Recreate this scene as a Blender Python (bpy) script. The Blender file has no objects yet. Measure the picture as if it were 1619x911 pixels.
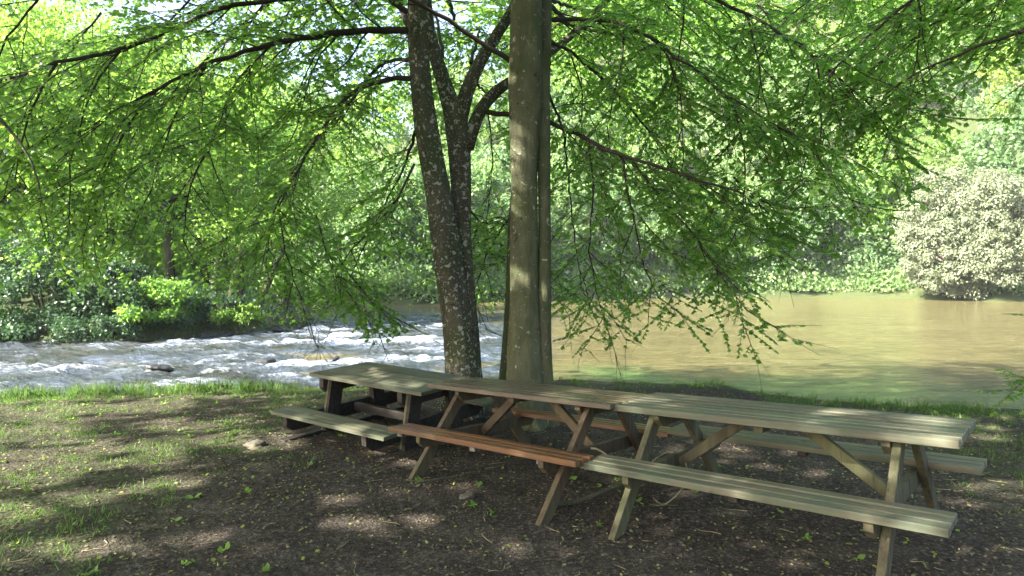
import bpy, math, random
import numpy as np
from mathutils import Vector, Matrix, Euler
random.seed(11); R=np.random.default_rng(11)
scene=bpy.context.scene
C=scene.collection
rad=math.radians
# ------------------------------------------------------------------ camera
F=1020.0; CX,CY=809.5,455.5; PITCH=math.atan((440-455.5)/F); H=1.67
cam=bpy.data.cameras.new('camera'); camo=bpy.data.objects.new('camera',cam); C.objects.link(camo)
cam.sensor_width=36; cam.lens=F/1619*36; cam.clip_start=.05; cam.clip_end=3000
camo.location=(0,0,H); camo.rotation_euler=(math.pi/2+PITCH,0,0); scene.camera=camo
# ------------------------------------------------------------------ sky and sun
SUN_EL=35; SUN_AZ=240    # azimuth the light comes from, clockwise from +Y
w=bpy.data.worlds.new('World'); scene.world=w; w.use_nodes=True
nt=w.node_tree; bg=nt.nodes['Background']
sky=nt.nodes.new('ShaderNodeTexSky'); sky.sky_type='NISHITA'; sky.sun_disc=False
sky.sun_elevation=rad(SUN_EL); sky.sun_rotation=rad(SUN_AZ); sky.air_density=1.0; sky.dust_density=4.0
nt.links.new(sky.outputs[0],bg.inputs[0]); bg.inputs[1].default_value=.085
sl=bpy.data.lights.new('sun','SUN'); sl.energy=5.0; sl.angle=rad(.5); sl.color=(1,.94,.84)
so=bpy.data.objects.new('sun',sl); C.objects.link(so)
sd=Vector((math.sin(rad(SUN_AZ))*math.cos(rad(SUN_EL)),math.cos(rad(SUN_AZ))*math.cos(rad(SUN_EL)),math.sin(rad(SUN_EL))))
so.rotation_euler=sd.to_track_quat('Z','Y').to_euler(); so.location=sd*60
vs=scene.view_settings; vs.view_transform='Standard'; vs.look='None'; vs.exposure=3.2; vs.gamma=1; vs.use_curve_mapping=False
cy=scene.cycles
cy.max_bounces=8; cy.diffuse_bounces=4; cy.glossy_bounces=3; cy.transmission_bounces=5; cy.caustics_reflective=False; cy.caustics_refractive=False
try: cy.use_denoising=True
except Exception: pass

HAZE=.00022
cy.volume_bounces=0
# ------------------------------------------------------------------ helpers
def at(px,py,Y):
    """world point that stands Y metres ahead on the line of sight of a photograph point"""
    dx=(px-CX)/F; du=(CY-py)/F
    d=np.array([dx,math.cos(PITCH)-du*math.sin(PITCH),math.sin(PITCH)+du*math.cos(PITCH)])
    return np.array([0,0,H])+d*(Y/d[1])
def tag(o,label=None,cat=None,group=None,kind=None):
    for k,v in (('label',label),('category',cat),('group',group),('kind',kind)):
        if v: o[k]=v
    return o
def empty(name,loc,rot=(0,0,0)):
    o=bpy.data.objects.new(name,None); o.empty_display_size=.2; C.objects.link(o)
    o.location=loc; o.rotation_euler=rot; return o
def mesh_obj(name,verts,faces_flat,face_sizes,mats,parent=None,smooth=False,mat_idx=None):
    me=bpy.data.meshes.new(name)
    verts=np.asarray(verts,np.float32).reshape(-1,3); ff=np.asarray(faces_flat,np.int32).ravel(); fs=np.asarray(face_sizes,np.int32)
    me.vertices.add(len(verts)); me.vertices.foreach_set('co',verts.ravel())
    me.loops.add(len(ff)); me.loops.foreach_set('vertex_index',ff)
    me.polygons.add(len(fs)); st=np.concatenate([[0],np.cumsum(fs)[:-1]]).astype(np.int32)
    me.polygons.foreach_set('loop_start',st); me.polygons.foreach_set('loop_total',fs)
    me.polygons.foreach_set('use_smooth',np.full(len(fs),smooth))
    for m in (mats if isinstance(mats,(list,tuple)) else [mats]): me.materials.append(m)
    if mat_idx is not None: me.polygons.foreach_set('material_index',np.asarray(mat_idx,np.int32))
    me.update(calc_edges=True); me.validate()
    o=bpy.data.objects.new(name,me); C.objects.link(o)
    if parent is not None: o.parent=parent
    return o
class MB:
    """collects pieces that become ONE mesh"""
    def __init__(s): s.v=[];s.f=[];s.n=[];s.k=0
    def add(s,v,f,n):
        v=np.asarray(v,float).reshape(-1,3); s.v.append(v); s.f.append(np.asarray(f,int).ravel()+s.k); s.n.append(np.asarray(n,int).ravel()); s.k+=len(v)
    def box(s,x0,x1,y0,y1,z0,z1,ch=.004,jit=0):
        # bevelled box (chamfered 12 edges) via 24 vertices
        c=min(ch,(x1-x0)/3,(y1-y0)/3,(z1-z0)/3)
        xs=(x0,x1);ys=(y0,y1);zs=(z0,z1); V=[];idx={}
        for i in (0,1):
            for j in (0,1):
                for k in (0,1):
                    sx,sy,sz=(1-2*i),(1-2*j),(1-2*k)
                    X,Y,Z=xs[i],ys[j],zs[k]
                    if jit: X+=random.uniform(-jit,jit)
                    for a,p in (('x',(X,Y+sy*c,Z+sz*c)),('y',(X+sx*c,Y,Z+sz*c)),('z',(X+sx*c,Y+sy*c,Z))):
                        idx[(i,j,k,a)]=len(V);V.append(p)
        Fs=[]
        for i in (0,1): Fs.append([idx[(i,j,k,'x')] for j,k in ((0,0),(1,0),(1,1),(0,1))][::(1 if i else -1)])
        for j in (0,1): Fs.append([idx[(i,j,k,'y')] for i,k in ((0,0),(0,1),(1,1),(1,0))][::(1 if j else -1)])
        for k in (0,1): Fs.append([idx[(i,j,k,'z')] for i,j in ((0,0),(1,0),(1,1),(0,1))][::(1 if k else -1)])
        for i in (0,1):
            for j in (0,1): Fs.append([idx[(i,j,0,'x')],idx[(i,j,1,'x')],idx[(i,j,1,'y')],idx[(i,j,0,'y')]])
            for k in (0,1): Fs.append([idx[(i,0,k,'x')],idx[(i,1,k,'x')],idx[(i,1,k,'z')],idx[(i,0,k,'z')]])
            for k in (0,1): Fs.append([idx[(0,i,k,'y')],idx[(1,i,k,'y')],idx[(1,i,k,'z')],idx[(0,i,k,'z')]])
            for j in (0,1):
                for k in (0,1): Fs.append([idx[(i,j,k,'x')],idx[(i,j,k,'y')],idx[(i,j,k,'z')]])
        s.add(V,[a for q in Fs for a in q],[len(q) for q in Fs])
    def prism(s,poly,axis,a0,a1):
        """poly: list of (p,q); axis 'x': extruded along x with (y,z)=poly; 'y': along y with (x,z)"""
        n=len(poly); V=[]
        for a in (a0,a1):
            for p,q in poly: V.append((a,p,q) if axis=='x' else (p,a,q))
        Fs=[list(range(n))[::-1],list(range(n,2*n))]+[[i,(i+1)%n,n+(i+1)%n,n+i] for i in range(n)]
        s.add(V,[a for q in Fs for a in q],[len(q) for q in Fs])
    def bar(s,p,q,wd,ht,side,ch=.003):
        """rectangular bar from p to q; side = direction of its width"""
        p=Vector(p);q=Vector(q);d=(q-p);L=d.length;d.normalize();sv=Vector(side);sv=(sv-d*sv.dot(d)).normalized();u=d.cross(sv)
        b=MB();b.box(0,L,-wd/2,wd/2,-ht/2,ht/2,ch)
        M=np.array([d,sv,u]); V=b.v[0]@M+np.array(p)
        s.add(V,b.f[0],b.n[0])
    def tube(s,pts,rr,sides=8,cap=True,rough=0,flute=None):
        pts=np.asarray(pts,float); n=len(pts); rr=np.broadcast_to(np.asarray(rr,float),(n,))
        T=np.gradient(pts,axis=0); T/=np.linalg.norm(T,axis=1)[:,None]+1e-12
        up=np.array([0,0,1.]) if abs(T[0,2])<.9 else np.array([1.,0,0])
        V=[]; a=np.linspace(0,2*np.pi,sides,endpoint=False)
        u=np.cross(T[0],up);u/=np.linalg.norm(u)
        for i in range(n):
            u=u-T[i]*u.dot(T[i]); u/=np.linalg.norm(u)+1e-12; v=np.cross(T[i],u)
            r=np.full(sides,rr[i])
            if rough: r=r*(1+rough*(R.random(sides)-.5))
            if flute is not None: r=r*flute(a,i/(n-1),pts[i])
            V.append(pts[i]+np.outer(np.cos(a)*r,u)+np.outer(np.sin(a)*r,v))
        V=np.concatenate(V)
        i=np.arange(n-1)[:,None]*sides; j=np.arange(sides)[None,:]; j2=(j+1)%sides
        q=np.stack([i+j,i+j2,i+sides+j2,i+sides+j],-1).reshape(-1,4)
        f=list(q.ravel()); nn=[4]*len(q)
        if cap: f+=list(range(sides))[::-1]+list(range((n-1)*sides,n*sides)); nn+=[sides,sides]
        s.add(V,f,nn)
    def build(s,name,mat,parent=None,smooth=False):
        return mesh_obj(name,np.concatenate(s.v),np.concatenate(s.f),np.concatenate(s.n),mat,parent,smooth)
def vnoise(x,y,seed=0):
    """value noise, vectorised"""
    x=np.asarray(x,float);y=np.asarray(y,float)
    xi=np.floor(x).astype(np.int64);yi=np.floor(y).astype(np.int64);fx=x-xi;fy=y-yi
    fx=fx*fx*(3-2*fx);fy=fy*fy*(3-2*fy)
    def h(a,b):
        n=(a*374761393+b*668265263+seed*982451653)&0xffffffff
        n=((n^(n>>13))*1274126177)&0xffffffff
        return ((n^(n>>16))&0xffff)/65535.0
    return (h(xi,yi)*(1-fx)+h(xi+1,yi)*fx)*(1-fy)+(h(xi,yi+1)*(1-fx)+h(xi+1,yi+1)*fx)*fy
def fbm(x,y,o=4,seed=0):
    t=0;a=.5
    for i in range(o): t=t+a*(vnoise(x*2**i,y*2**i,seed+i)-.5);a*=.5
    return t
def sstep(a,b,x): t=np.clip((x-a)/(b-a),0,1); return t*t*(3-2*t)

# ------------------------------------------------------------------ materials
class NT:
    def __init__(s,name):
        s.m=bpy.data.materials.new(name); s.m.use_nodes=True; s.t=s.m.node_tree; s.t.nodes.clear()
        s.out=s.n('ShaderNodeOutputMaterial')
    def n(s,k,**kw):
        x=s.t.nodes.new(k)
        for a,b in kw.items(): setattr(x,a,b)
        return x
    def l(s,a,b): s.t.links.new(a,b)
    def coord(s,kind='Object',scale=(1,1,1),rot=(0,0,0)):
        c=s.n('ShaderNodeTexCoord');m=s.n('ShaderNodeMapping'); m.inputs['Scale'].default_value=scale; m.inputs['Rotation'].default_value=rot
        s.l(c.outputs[kind],m.inputs[0]); return m.outputs[0]
    def noise(s,vec,scale,detail=5,rough=.55,out=0,dist=0):
        x=s.n('ShaderNodeTexNoise'); x.inputs['Scale'].default_value=scale; x.inputs['Detail'].default_value=detail; x.inputs['Roughness'].default_value=rough; x.inputs['Distortion'].default_value=dist
        s.l(vec,x.inputs['Vector']); return x.outputs[out]
    def ramp(s,fac,stops):
        x=s.n('ShaderNodeValToRGB'); e=x.color_ramp.elements
        while len(e)<len(stops): e.new(.5)
        for q,(p,c) in zip(e,stops): q.position=p; q.color=(*c,1) if len(c)==3 else c
        s.l(fac,x.inputs[0]); return x.outputs[0]
    def mix(s,fac,a,b,mode='MIX'):
        x=s.n('ShaderNodeMix',data_type='RGBA',blend_type=mode)
        for v,i in ((fac,0),(a,6),(b,7)):
            if hasattr(v,'is_linked') or hasattr(v,'links'): s.l(v,x.inputs[i])
            else: x.inputs[i].default_value=v if i==0 else (*v,1)
        return x.outputs[2]
    def math(s,op,a,b=0):
        x=s.n('ShaderNodeMath',operation=op)
        for v,i in ((a,0),(b,1)):
            if hasattr(v,'links'): s.l(v,x.inputs[i])
            else: x.inputs[i].default_value=v
        return x.outputs[0]
    def bump(s,h,strength=.5,dist=.01,normal=None):
        x=s.n('ShaderNodeBump'); x.inputs['Strength'].default_value=strength; x.inputs['Distance'].default_value=dist; s.l(h,x.inputs['Height'])
        if normal is not None: s.l(normal,x.inputs['Normal'])
        return x.outputs[0]
    def bsdf(s,col,rough=.8,normal=None,spec=.5,**kw):
        b=s.n('ShaderNodeBsdfPrincipled')
        if hasattr(col,'links'): s.l(col,b.inputs['Base Color'])
        else: b.inputs['Base Color'].default_value=(*col,1)
        if hasattr(rough,'links'): s.l(rough,b.inputs['Roughness'])
        else: b.inputs['Roughness'].default_value=rough
        b.inputs['Specular IOR Level'].default_value=spec
        for k,v in kw.items(): b.inputs[k].default_value=v
        if normal is not None: s.l(normal,b.inputs['Normal'])
        return b.outputs[0]
    def done(s,sh): s.l(sh,s.out.inputs[0]); return s.m
def leaf_mat(name,c1,c2,t1,t2,trans=.45,rough=.5,spec=.35,hot=None):
    m=NT(name); g=m.n('ShaderNodeNewGeometry'); r=g.outputs['Random Per Island']
    stops=[(0,c1),(.7,c2),(1,c2 if hot is None else hot)]
    col=m.ramp(r,stops); tc=m.ramp(r,[(0,t1),(1,t2)])
    a=m.bsdf(col,rough,spec=spec); tr=m.n('ShaderNodeBsdfTranslucent'); m.l(tc,tr.inputs[0])
    mx=m.n('ShaderNodeMixShader'); mx.inputs[0].default_value=trans; m.l(a,mx.inputs[1]); m.l(tr.outputs[0],mx.inputs[2])
    return m.done(mx.outputs[0])
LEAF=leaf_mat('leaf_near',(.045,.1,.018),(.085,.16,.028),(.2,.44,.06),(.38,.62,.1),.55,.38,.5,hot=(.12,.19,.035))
LEAF_D=leaf_mat('leaf_deep_green',(.04,.09,.02),(.07,.14,.03),(.19,.43,.06),(.36,.6,.08),.55,.38,.5,hot=(.11,.17,.035))  # slightly deeper green than the near leaf
LEAF_L=leaf_mat('leaf_left_bank',(.06,.125,.02),(.11,.19,.032),(.2,.42,.05),(.38,.58,.07),.45,.5,.4,hot=(.16,.22,.045))
LEAF_F=leaf_mat('leaf_far_bank',(.09,.155,.055),(.145,.22,.08),(.2,.38,.1),(.34,.52,.14),.42,.5,.4,hot=(.2,.27,.1))
LEAF_F2=leaf_mat('leaf_far_bank_dark',(.065,.125,.05),(.11,.18,.07),(.15,.3,.08),(.25,.42,.11),.4,.5,.4,hot=(.12,.19,.08))
LEAF_Y=leaf_mat('leaf_yellow_green',(.12,.17,.03),(.18,.23,.045),(.3,.45,.06),(.5,.6,.09),.45,.5,.3)
LEAF_W=leaf_mat('leaf_willow',(.115,.14,.08),(.175,.2,.12),(.17,.22,.1),(.26,.32,.15),.35,.55,.3)
LEAF_B=leaf_mat('leaf_dark_shrub',(.018,.045,.022),(.035,.075,.03),(.045,.11,.035),(.08,.17,.05),.3,.42,.4)
GRASS=leaf_mat('grass_blades',(.03,.065,.013),(.065,.115,.025),(.09,.2,.03),(.16,.29,.045),.45,.5,.3,hot=(.2,.2,.09))
LITTER=leaf_mat('leaf_litter',(.03,.023,.015),(.085,.064,.042),(.1,.06,.02),(.2,.13,.05),.15,.7,.3,hot=(.17,.17,.07))

def bark_mat(name,a,b,lichen=.62,moss=(.05,.075,.015),mossamt=.5,seed=0):
    m=NT(name); v=m.coord('Object',(1,1,.35)); v1=m.coord('Object',(1,1,1))
    n1=m.noise(v,7,8,.65,dist=.4); col=m.ramp(n1,[(.25,a),(.75,b)])
    nm=m.noise(v1,2.2,4,.6); mm=m.ramp(nm,[(mossamt-.1,(0,0,0)),(mossamt+.12,(1,1,1))])
    fine=m.noise(v1,60,3,.7)
    mossc=m.mix(fine,moss,tuple(x*1.8 for x in moss))
    col=m.mix(m.math('MULTIPLY',mm,.75),col,mossc)
    ln=m.noise(v1,19,2,.5,dist=.6); lm=m.ramp(ln,[(lichen,(0,0,0)),(lichen+.035,(1,1,1))])
    ln2=m.noise(v1,46,2,.5); lm2=m.ramp(ln2,[(lichen+.04,(0,0,0)),(lichen+.07,(1,1,1))])
    lmx=m.math('MAXIMUM',lm,lm2)
    col=m.mix(m.math('MULTIPLY',lmx,.8),col,(.29,.3,.23))
    dk=m.noise(v1,9,3,.6,dist=.8); col=m.mix(m.ramp(dk,[(.66,(0,0,0)),(.7,(.85,.85,.85))]),col,(.018,.016,.01))
    h=m.math('ADD',m.noise(v,16,8,.7),m.math('MULTIPLY',lmx,.25))
    return m.done(m.bsdf(col,.9,m.bump(h,1.0,.045),spec=.2))
BARK=bark_mat('bark_mossy_grey',(.026,.023,.015),(.09,.083,.054),.595,(.022,.034,.008),.55)
BARK_B=bark_mat('bark_smooth_grey',(.045,.046,.025),(.12,.119,.07),.66,(.026,.038,.009),.56)
BARK_D=bark_mat('bark_dark_mossy',(.03,.03,.02),(.07,.065,.045),.66,(.03,.045,.01),.5)
TWIG=NT('twig_bark'); TWIG=TWIG.done(TWIG.bsdf((.03,.024,.018),.85,spec=.2))
BARK_F=NT('bark_far'); _v=BARK_F.coord('Object',(1,1,.3)); BARK_F=BARK_F.done(BARK_F.bsdf(BARK_F.ramp(BARK_F.noise(_v,3,5),[(.3,(.025,.022,.015)),(.7,(.07,.062,.045))]),.9,spec=.2))
BARK_P=NT('bark_pale_twigs'); _v=BARK_P.coord('Object',(1,1,.3)); BARK_P=BARK_P.done(BARK_P.bsdf(BARK_P.ramp(BARK_P.noise(_v,3,5),[(.3,(.2,.15,.12)),(.7,(.32,.27,.22))]),.9,spec=.2))

def wood_mat(name,c_dark,c_mid,c_light,rough=.75,spec=.3,green=None,gamt=.5,bump=.35,axis=0):
    m=NT(name); sc=[26,26,26]; sc[axis]=.9; v=m.coord('Object',tuple(sc)); v1=m.coord('Object')
    g=m.n('ShaderNodeNewGeometry').outputs['Random Per Island']
    off=m.n('ShaderNodeVectorMath',operation='ADD'); cmb=m.n('ShaderNodeCombineXYZ')
    for i in range(3): m.l(m.math('MULTIPLY',g,37.0+11*i),cmb.inputs[i])
    m.l(v,off.inputs[0]); m.l(cmb.outputs[0],off.inputs[1]); v=off.outputs[0]
    gr=m.noise(v,1.0,7,.62,dist=.25)
    col=m.ramp(gr,[(.28,c_dark),(.5,c_mid),(.74,c_light)])
    if green:
        gm=m.ramp(m.noise(v1,3.1,5,.6),[(gamt-.12,(0,0,0)),(gamt+.14,(1,1,1))])
        gc=m.mix(gr,tuple(x*.6 for x in green),tuple(x*1.35 for x in green))
        col=m.mix(m.math('MULTIPLY',gm,.75),col,gc)
    kn=m.noise(v1,8,1,.5); col=m.mix(m.ramp(kn,[(.74,(0,0,0)),(.78,(.8,.8,.8))]),col,tuple(x*.45 for x in c_dark))
    stn=m.ramp(m.noise(v1,1.7,5,.65),[(.3,(.72,.72,.72)),(.7,(1.12,1.12,1.12))]); col=m.mix(1.0,col,stn,'MULTIPLY')
    tint=m.ramp(g,[(0,(.8,.82,.8)),(1,(1.14,1.1,1.04))]); col=m.mix(1.0,col,tint,'MULTIPLY')
    cr=m.noise(v,2.4,3,.6); crk=m.ramp(cr,[(.27,(.3,.3,.3)),(.33,(1,1,1))]); col=m.mix(1.0,col,crk,'MULTIPLY')
    rr=m.ramp(gr,[(.3,(rough+.1,)*3),(.8,(rough-.1,)*3)])
    return m.done(m.bsdf(col,rr,m.bump(m.math('ADD',gr,m.math('MULTIPLY',crk,.6)),bump,.006),spec=spec))
W3=wood_mat('weathered_green_pine',(.038,.035,.023),(.085,.08,.053),(.14,.132,.09),.65,.45,(.06,.08,.05),.5)
W3L=wood_mat('weathered_green_pine_frame',(.028,.024,.014),(.055,.048,.028),(.09,.08,.048),.78,.3,(.085,.095,.045),.52,axis=2)
W2=wood_mat('varnished_brown_pine',(.04,.018,.008),(.095,.042,.017),(.15,.07,.03),.38,.5,(.055,.045,.022),.62,.25)
W2T=wood_mat('worn_brown_top',(.032,.022,.015),(.065,.043,.029),(.11,.08,.058),.35,.5,(.06,.062,.042),.52,.25)
W2L=wood_mat('brown_pine_frame',(.03,.02,.012),(.058,.039,.022),(.09,.064,.037),.7,.3,(.06,.065,.03),.56,axis=2)
W1=wood_mat('grey_green_boards',(.04,.038,.025),(.085,.08,.053),(.14,.13,.088),.7,.4,(.058,.075,.046),.5)
W1D=wood_mat('dark_stained_frame',(.011,.01,.008),(.022,.018,.015),(.04,.034,.028),.75,.25)
W1E=wood_mat('pale_edge',(.05,.044,.025),(.09,.08,.045),(.13,.11,.065),.8,.2,axis=2)  # paler strip along the near edges of the heavy table's legs
WS=wood_mat('grey_splintered_wood',(.05,.05,.045),(.11,.105,.09),(.17,.16,.14),.85,.2,axis=2)
DEAD=wood_mat('dead_branch_bark',(.09,.075,.04),(.17,.15,.085),(.26,.23,.14),.8,.25)

m=NT('ground_soil')
v=m.coord('Object')
big=m.noise(v,.55,4,.6); mid=m.noise(v,3.2,6,.65,dist=.4); fin=m.noise(v,28,6,.7); vf=m.noise(v,110,3,.7)
soil=m.ramp(mid,[(.28,(.014,.011,.008)),(.5,(.036,.03,.024)),(.74,(.105,.088,.074))])
soil=m.mix(.55,soil,m.ramp(fin,[(.34,(.009,.007,.005)),(.52,(.045,.036,.028)),(.68,(.18,.155,.13))]))
at_=m.n('ShaderNodeAttribute',attribute_name='green'); gm=m.math('MULTIPLY',at_.outputs['Fac'],m.ramp(m.noise(v,6,5,.7),[(.36,(0,0,0)),(.6,(1,1,1))]))
soil=m.mix(gm,soil,m.mix(fin,(.025,.045,.01),(.07,.11,.025)))
vo=m.n('ShaderNodeTexVoronoi'); vo.inputs['Scale'].default_value=55; m.l(v,vo.inputs['Vector'])
chip=m.ramp(vo.outputs['Color'],[(.0,(.55,.5,.45)),(.5,(.95,.95,.95)),(1,(1.5,1.45,1.35))]); soil=m.mix(.8,soil,chip,'MULTIPLY')
hh=m.math('ADD',m.math('MULTIPLY',fin,1.0),m.math('ADD',m.math('MULTIPLY',vf,.5),m.math('MULTIPLY',vo.outputs['Distance'],.5)))
SOIL=m.done(m.bsdf(soil,.95,m.bump(hh,.9,.03),spec=.15))

m=NT('river_water')
v=m.coord('Object',(1,1.7,1)); v2=m.coord('Object',(.55,1.3,1),(0,0,rad(-14)))
fo=m.n('ShaderNodeAttribute',attribute_name='foam').outputs['Fac']
we=m.n('ShaderNodeAttribute',attribute_name='weed').outputs['Fac']
base=m.ramp(m.noise(v2,.35,4,.6),[(.3,(.066,.057,.022)),(.7,(.098,.087,.038))])
fb=m.ramp(fo,[(.02,(0,0,0)),(.3,(.95,.95,.95))]); base=m.mix(fb,base,m.ramp(m.noise(v2,.9,5,.6),[(.38,(.01,.014,.012)),(.58,(.028,.04,.058)),(.78,(.055,.075,.12))]))  # blue tint in the rapids' base colour stands in for sky reflection
rip=m.noise(m.coord('Object',(.5,2.4,1),(0,0,rad(6))),3.2,6,.72,dist=.5); base=m.mix(1.0,base,m.ramp(rip,[(.36,(.55,.58,.5)),(.5,(.92,.92,.9)),(.64,(1.6,1.55,1.5))]),'MULTIPLY')  # sediment mottling in ripple form, also painting reflections into the base colour
base=m.mix(m.math('MULTIPLY',we,m.ramp(m.noise(v2,2.0,5,.65),[(.3,(.35,.35,.35)),(.6,(1,1,1))])),base,(.055,.1,.028))
v3=m.coord('Object',(.8,2.3,1),(0,0,rad(-14)))
fn=m.noise(v3,2.1,10,.76,dist=1.6); fn2=m.noise(v3,8,8,.75,dist=.9)
fsum=m.math('ADD',m.math('MULTIPLY',fn,.6),m.math('MULTIPLY',fn2,.4))
fm=m.math('ADD',m.math('MULTIPLY',m.math('SUBTRACT',fsum,.5),2.2),m.math('SUBTRACT',m.math('MULTIPLY',fo,1.15),.62))
fmask=m.ramp(fm,[(.08,(0,0,0)),(.26,(.3,.3,.3)),(.5,(1,1,1))])
fmask=m.math('MULTIPLY',fmask,m.ramp(fo,[(0,(0,0,0)),(.12,(1,1,1))]))
col=m.mix(fmask,base,(.38,.43,.52))
vw=m.coord('Object',(.8,2.2,1),(0,0,rad(8)))
wb=m.math('ADD',m.noise(vw,1.5,6,.68,dist=.7),m.math('MULTIPLY',m.noise(vw,7,4,.65),.35))
nrm=m.bump(wb,1.0,.3); nrm=m.bump(fsum,.5,.05,nrm)
rr=m.ramp(fmask,[(0,(.06,)*3),(1,(.6,)*3)])
WATER=m.done(m.bsdf(col,rr,nrm,spec=.5,IOR=1.333))

m=NT('river_stone'); v=m.coord('Object')
STONE=m.done(m.bsdf(m.ramp(m.noise(v,6,6,.65),[(.3,(.006,.006,.006)),(.7,(.025,.023,.022))]),.45,m.bump(m.noise(v,12,6),.6,.03),spec=.5))
m=NT('ground_stone'); v=m.coord('Object')
STONE2=m.done(m.bsdf(m.mix(m.ramp(m.noise(v,5,4),[(.45,(0,0,0)),(.6,(1,1,1))]),m.ramp(m.noise(v,9,6,.65),[(.3,(.05,.045,.035)),(.7,(.12,.105,.085))]),(.05,.052,.018)),.9,m.bump(m.noise(v,22,6),.6,.02),spec=.2))

# ------------------------------------------------------------------ terrain
WZ=-.6
NX=np.array([-400,-60,-30,-14,-7.1,-5.65,-3.5,-1,.94,1.93,3.15,3.6,4.14,5.2,6.4,9,14,40,400.])
NY=np.array([6,7,8.5,9.2,8.95,9.4,9.8,10.2,10.5,10.25,9.95,9.3,8.8,8.35,8.1,7.7,7,3,-20.])
FX=np.array([-400,-60,-30,-8.6,4,20,36,44,48,60,100,400.]); FY=np.array([70,60,54,55,66,73,75,70,63,56,52,60.])
PEN=np.array([(-200,18),(-60,21),(-18,22.9),(-13.7,22.9),(-12.2,24.4),(-10.4,25.7),(-9.3,29.5),(-11,33),(-17,40),(-60,46),(-200,50)],float)
def sd_poly(P,x,y):
    d=np.full(x.shape,1e9);ins=np.zeros(x.shape,bool)
    for a,b in zip(P,np.roll(P,-1,0)):
        e=b-a; t=np.clip(((x-a[0])*e[0]+(y-a[1])*e[1])/(e@e),0,1)
        d=np.minimum(d,np.hypot(x-a[0]-t*e[0],y-a[1]-t*e[1]))
        c=((a[1]>y)!=(b[1]>y)); xi=a[0]+(y-a[1])*(b[0]-a[0])/(b[1]-a[1]+1e-12); ins^=c&(x<xi)
    return np.where(ins,d,-d)
def ground_z(x,y):
    x=np.asarray(x,float);y=np.asarray(y,float)
    n=fbm(x*1.3,y*1.3,4,3)
    near=np.interp(x,NX,NY)-y+ fbm(x*1.1,x*0+3.3,3,7)*.5
    z=-1.7+ (1.7)*sstep(-1.9,0.0,near)
    land=sstep(-.1,1,near)
    z=z+land*(.05*n+ .05*sstep(.5,-2.5,x) +.02*fbm(x*6,y*6,3,21) +.012*fbm(x*19,y*19,2,31))
    z=z+land*.13*np.exp(-((x-2.9)/1.0)**2-((y-9.6)/.7)**2)
    d=sd_poly(PEN,x,y)+fbm(x*.5,y*.5,3,9)*.9
    z=np.maximum(z,-1.7+1.7*sstep(-1.0,.5,d)+ .8*sstep(.3,6,d)+np.clip(d-6,0,30)*.06 + .25*fbm(x*.8,y*.8,3,5)*sstep(0,1,d))
    f=y-np.interp(x,FX,FY)+fbm(x*.25,y*.1,3,13)*3
    z=np.maximum(z,-1.7+1.7*sstep(-1.5,.8,f)+.5*sstep(0,4,f)+np.clip(f-5,0,90)*np.interp(x,[-40,-8,12,30],[.36,.4,.72,.8])+ .6*fbm(x*.3,y*.3,3,15)*sstep(0,4,f))
    return z
def axis(lo,hi,step,far_lo,far_hi,g=1.09):
    a=list(np.arange(lo,hi,step)); s=step; p=a[-1]
    while p<far_hi: s*=g; p+=s; a.append(p)
    s=step;p=a[0];b=[]
    while p>far_lo: s*=g;p-=s;b.append(p)
    return np.array(b[::-1]+a)
def grid_obj(name,xs,ys,zf,mat):
    X,Y=np.meshgrid(xs,ys); Z=zf(X,Y); nx,ny=len(xs),len(ys)
    i=np.arange(ny-1)[:,None]*nx; j=np.arange(nx-1)[None,:]
    q=np.stack([i+j,i+j+1,i+nx+j+1,i+nx+j],-1).reshape(-1,4)
    o=mesh_obj(name,np.stack([X,Y,Z],-1),q,np.full(len(q),4),mat,smooth=True); return o,X,Y
xs=axis(-7.5,7.5,.05,-600,600); ys=axis(2.5,11.5,.05,-60,900)
gnd,X,Y=grid_obj('ground',xs,ys,ground_z,SOIL); tag(gnd,kind='structure')
def green_mask(X,Y):
    near=np.interp(X,NX,NY)-Y
    g=sstep(1.2,.1,near)*.9 + sstep(-1.6,-3.0,X+.35*fbm(X,Y,3,41)*4)*.46+ sstep(3.2,4.2,X)*.35 + (Y>15)*1.0
    g=g*np.clip(-.15+2.2*(vnoise(X*1.1,Y*1.1,55)*.6+vnoise(X*3.3,Y*3.3,56)*.4),0,1.3)
    g=g*(1-.6*np.exp(-((X+5.0)/1.6)**2-((Y-6.0)/.8)**2))
    return np.clip(g,0,1)
a=gnd.data.attributes.new('green','FLOAT','POINT'); a.data.foreach_set('value',green_mask(X,Y).astype(np.float32).ravel())

def rapid(X,Y):
    r=X/np.maximum(Y,1)
    k=sstep(.12,-.1,r)*sstep(52,30,Y)
    return k
def water_z(X,Y):
    k=rapid(X,Y); xx=X*.8+Y*.3; yy=Y*1.3-X*.25
    w1=fbm(xx*1.1,yy*1.5,4,61); w2=fbm(xx*2.3,yy*3.0,3,71)
    ridge=1-2*np.abs(vnoise(xx*.55,yy*.8,81)-.5)
    return WZ+k*(.36*w1+.22*w2+.14*(ridge-.5)+.12*fbm(xx*5,yy*7,2,73))+ (.02*fbm(X*1.5,Y*2.5,3,91))
xs=axis(-24,3,.11,-260,300,1.06); ys=axis(10.,32,.11,7.5,120,1.05)
wat,X,Y=grid_obj('water',xs,ys,water_z,WATER); tag(wat,kind='structure')
k=rapid(X,Y); zz=(water_z(X,Y)-WZ)/.2
streak=vnoise(X*.35+Y*.1,Y*1.1-X*.2,101)
foam=np.clip(k*(.44+.42*zz+.6*(streak-.5))*(.82+.18*sstep(-.8,-.25,X/Y)),0,1)
foam=np.maximum(foam,.0*sstep(.5,.8,vnoise(X*.25,Y*1.3,111))*sstep(34,22,Y)*sstep(13,17,Y)*sstep(.5,.25,X/Y))
a=wat.data.attributes.new('foam','FLOAT','POINT'); a.data.foreach_set('value',foam.astype(np.float32).ravel())
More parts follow.
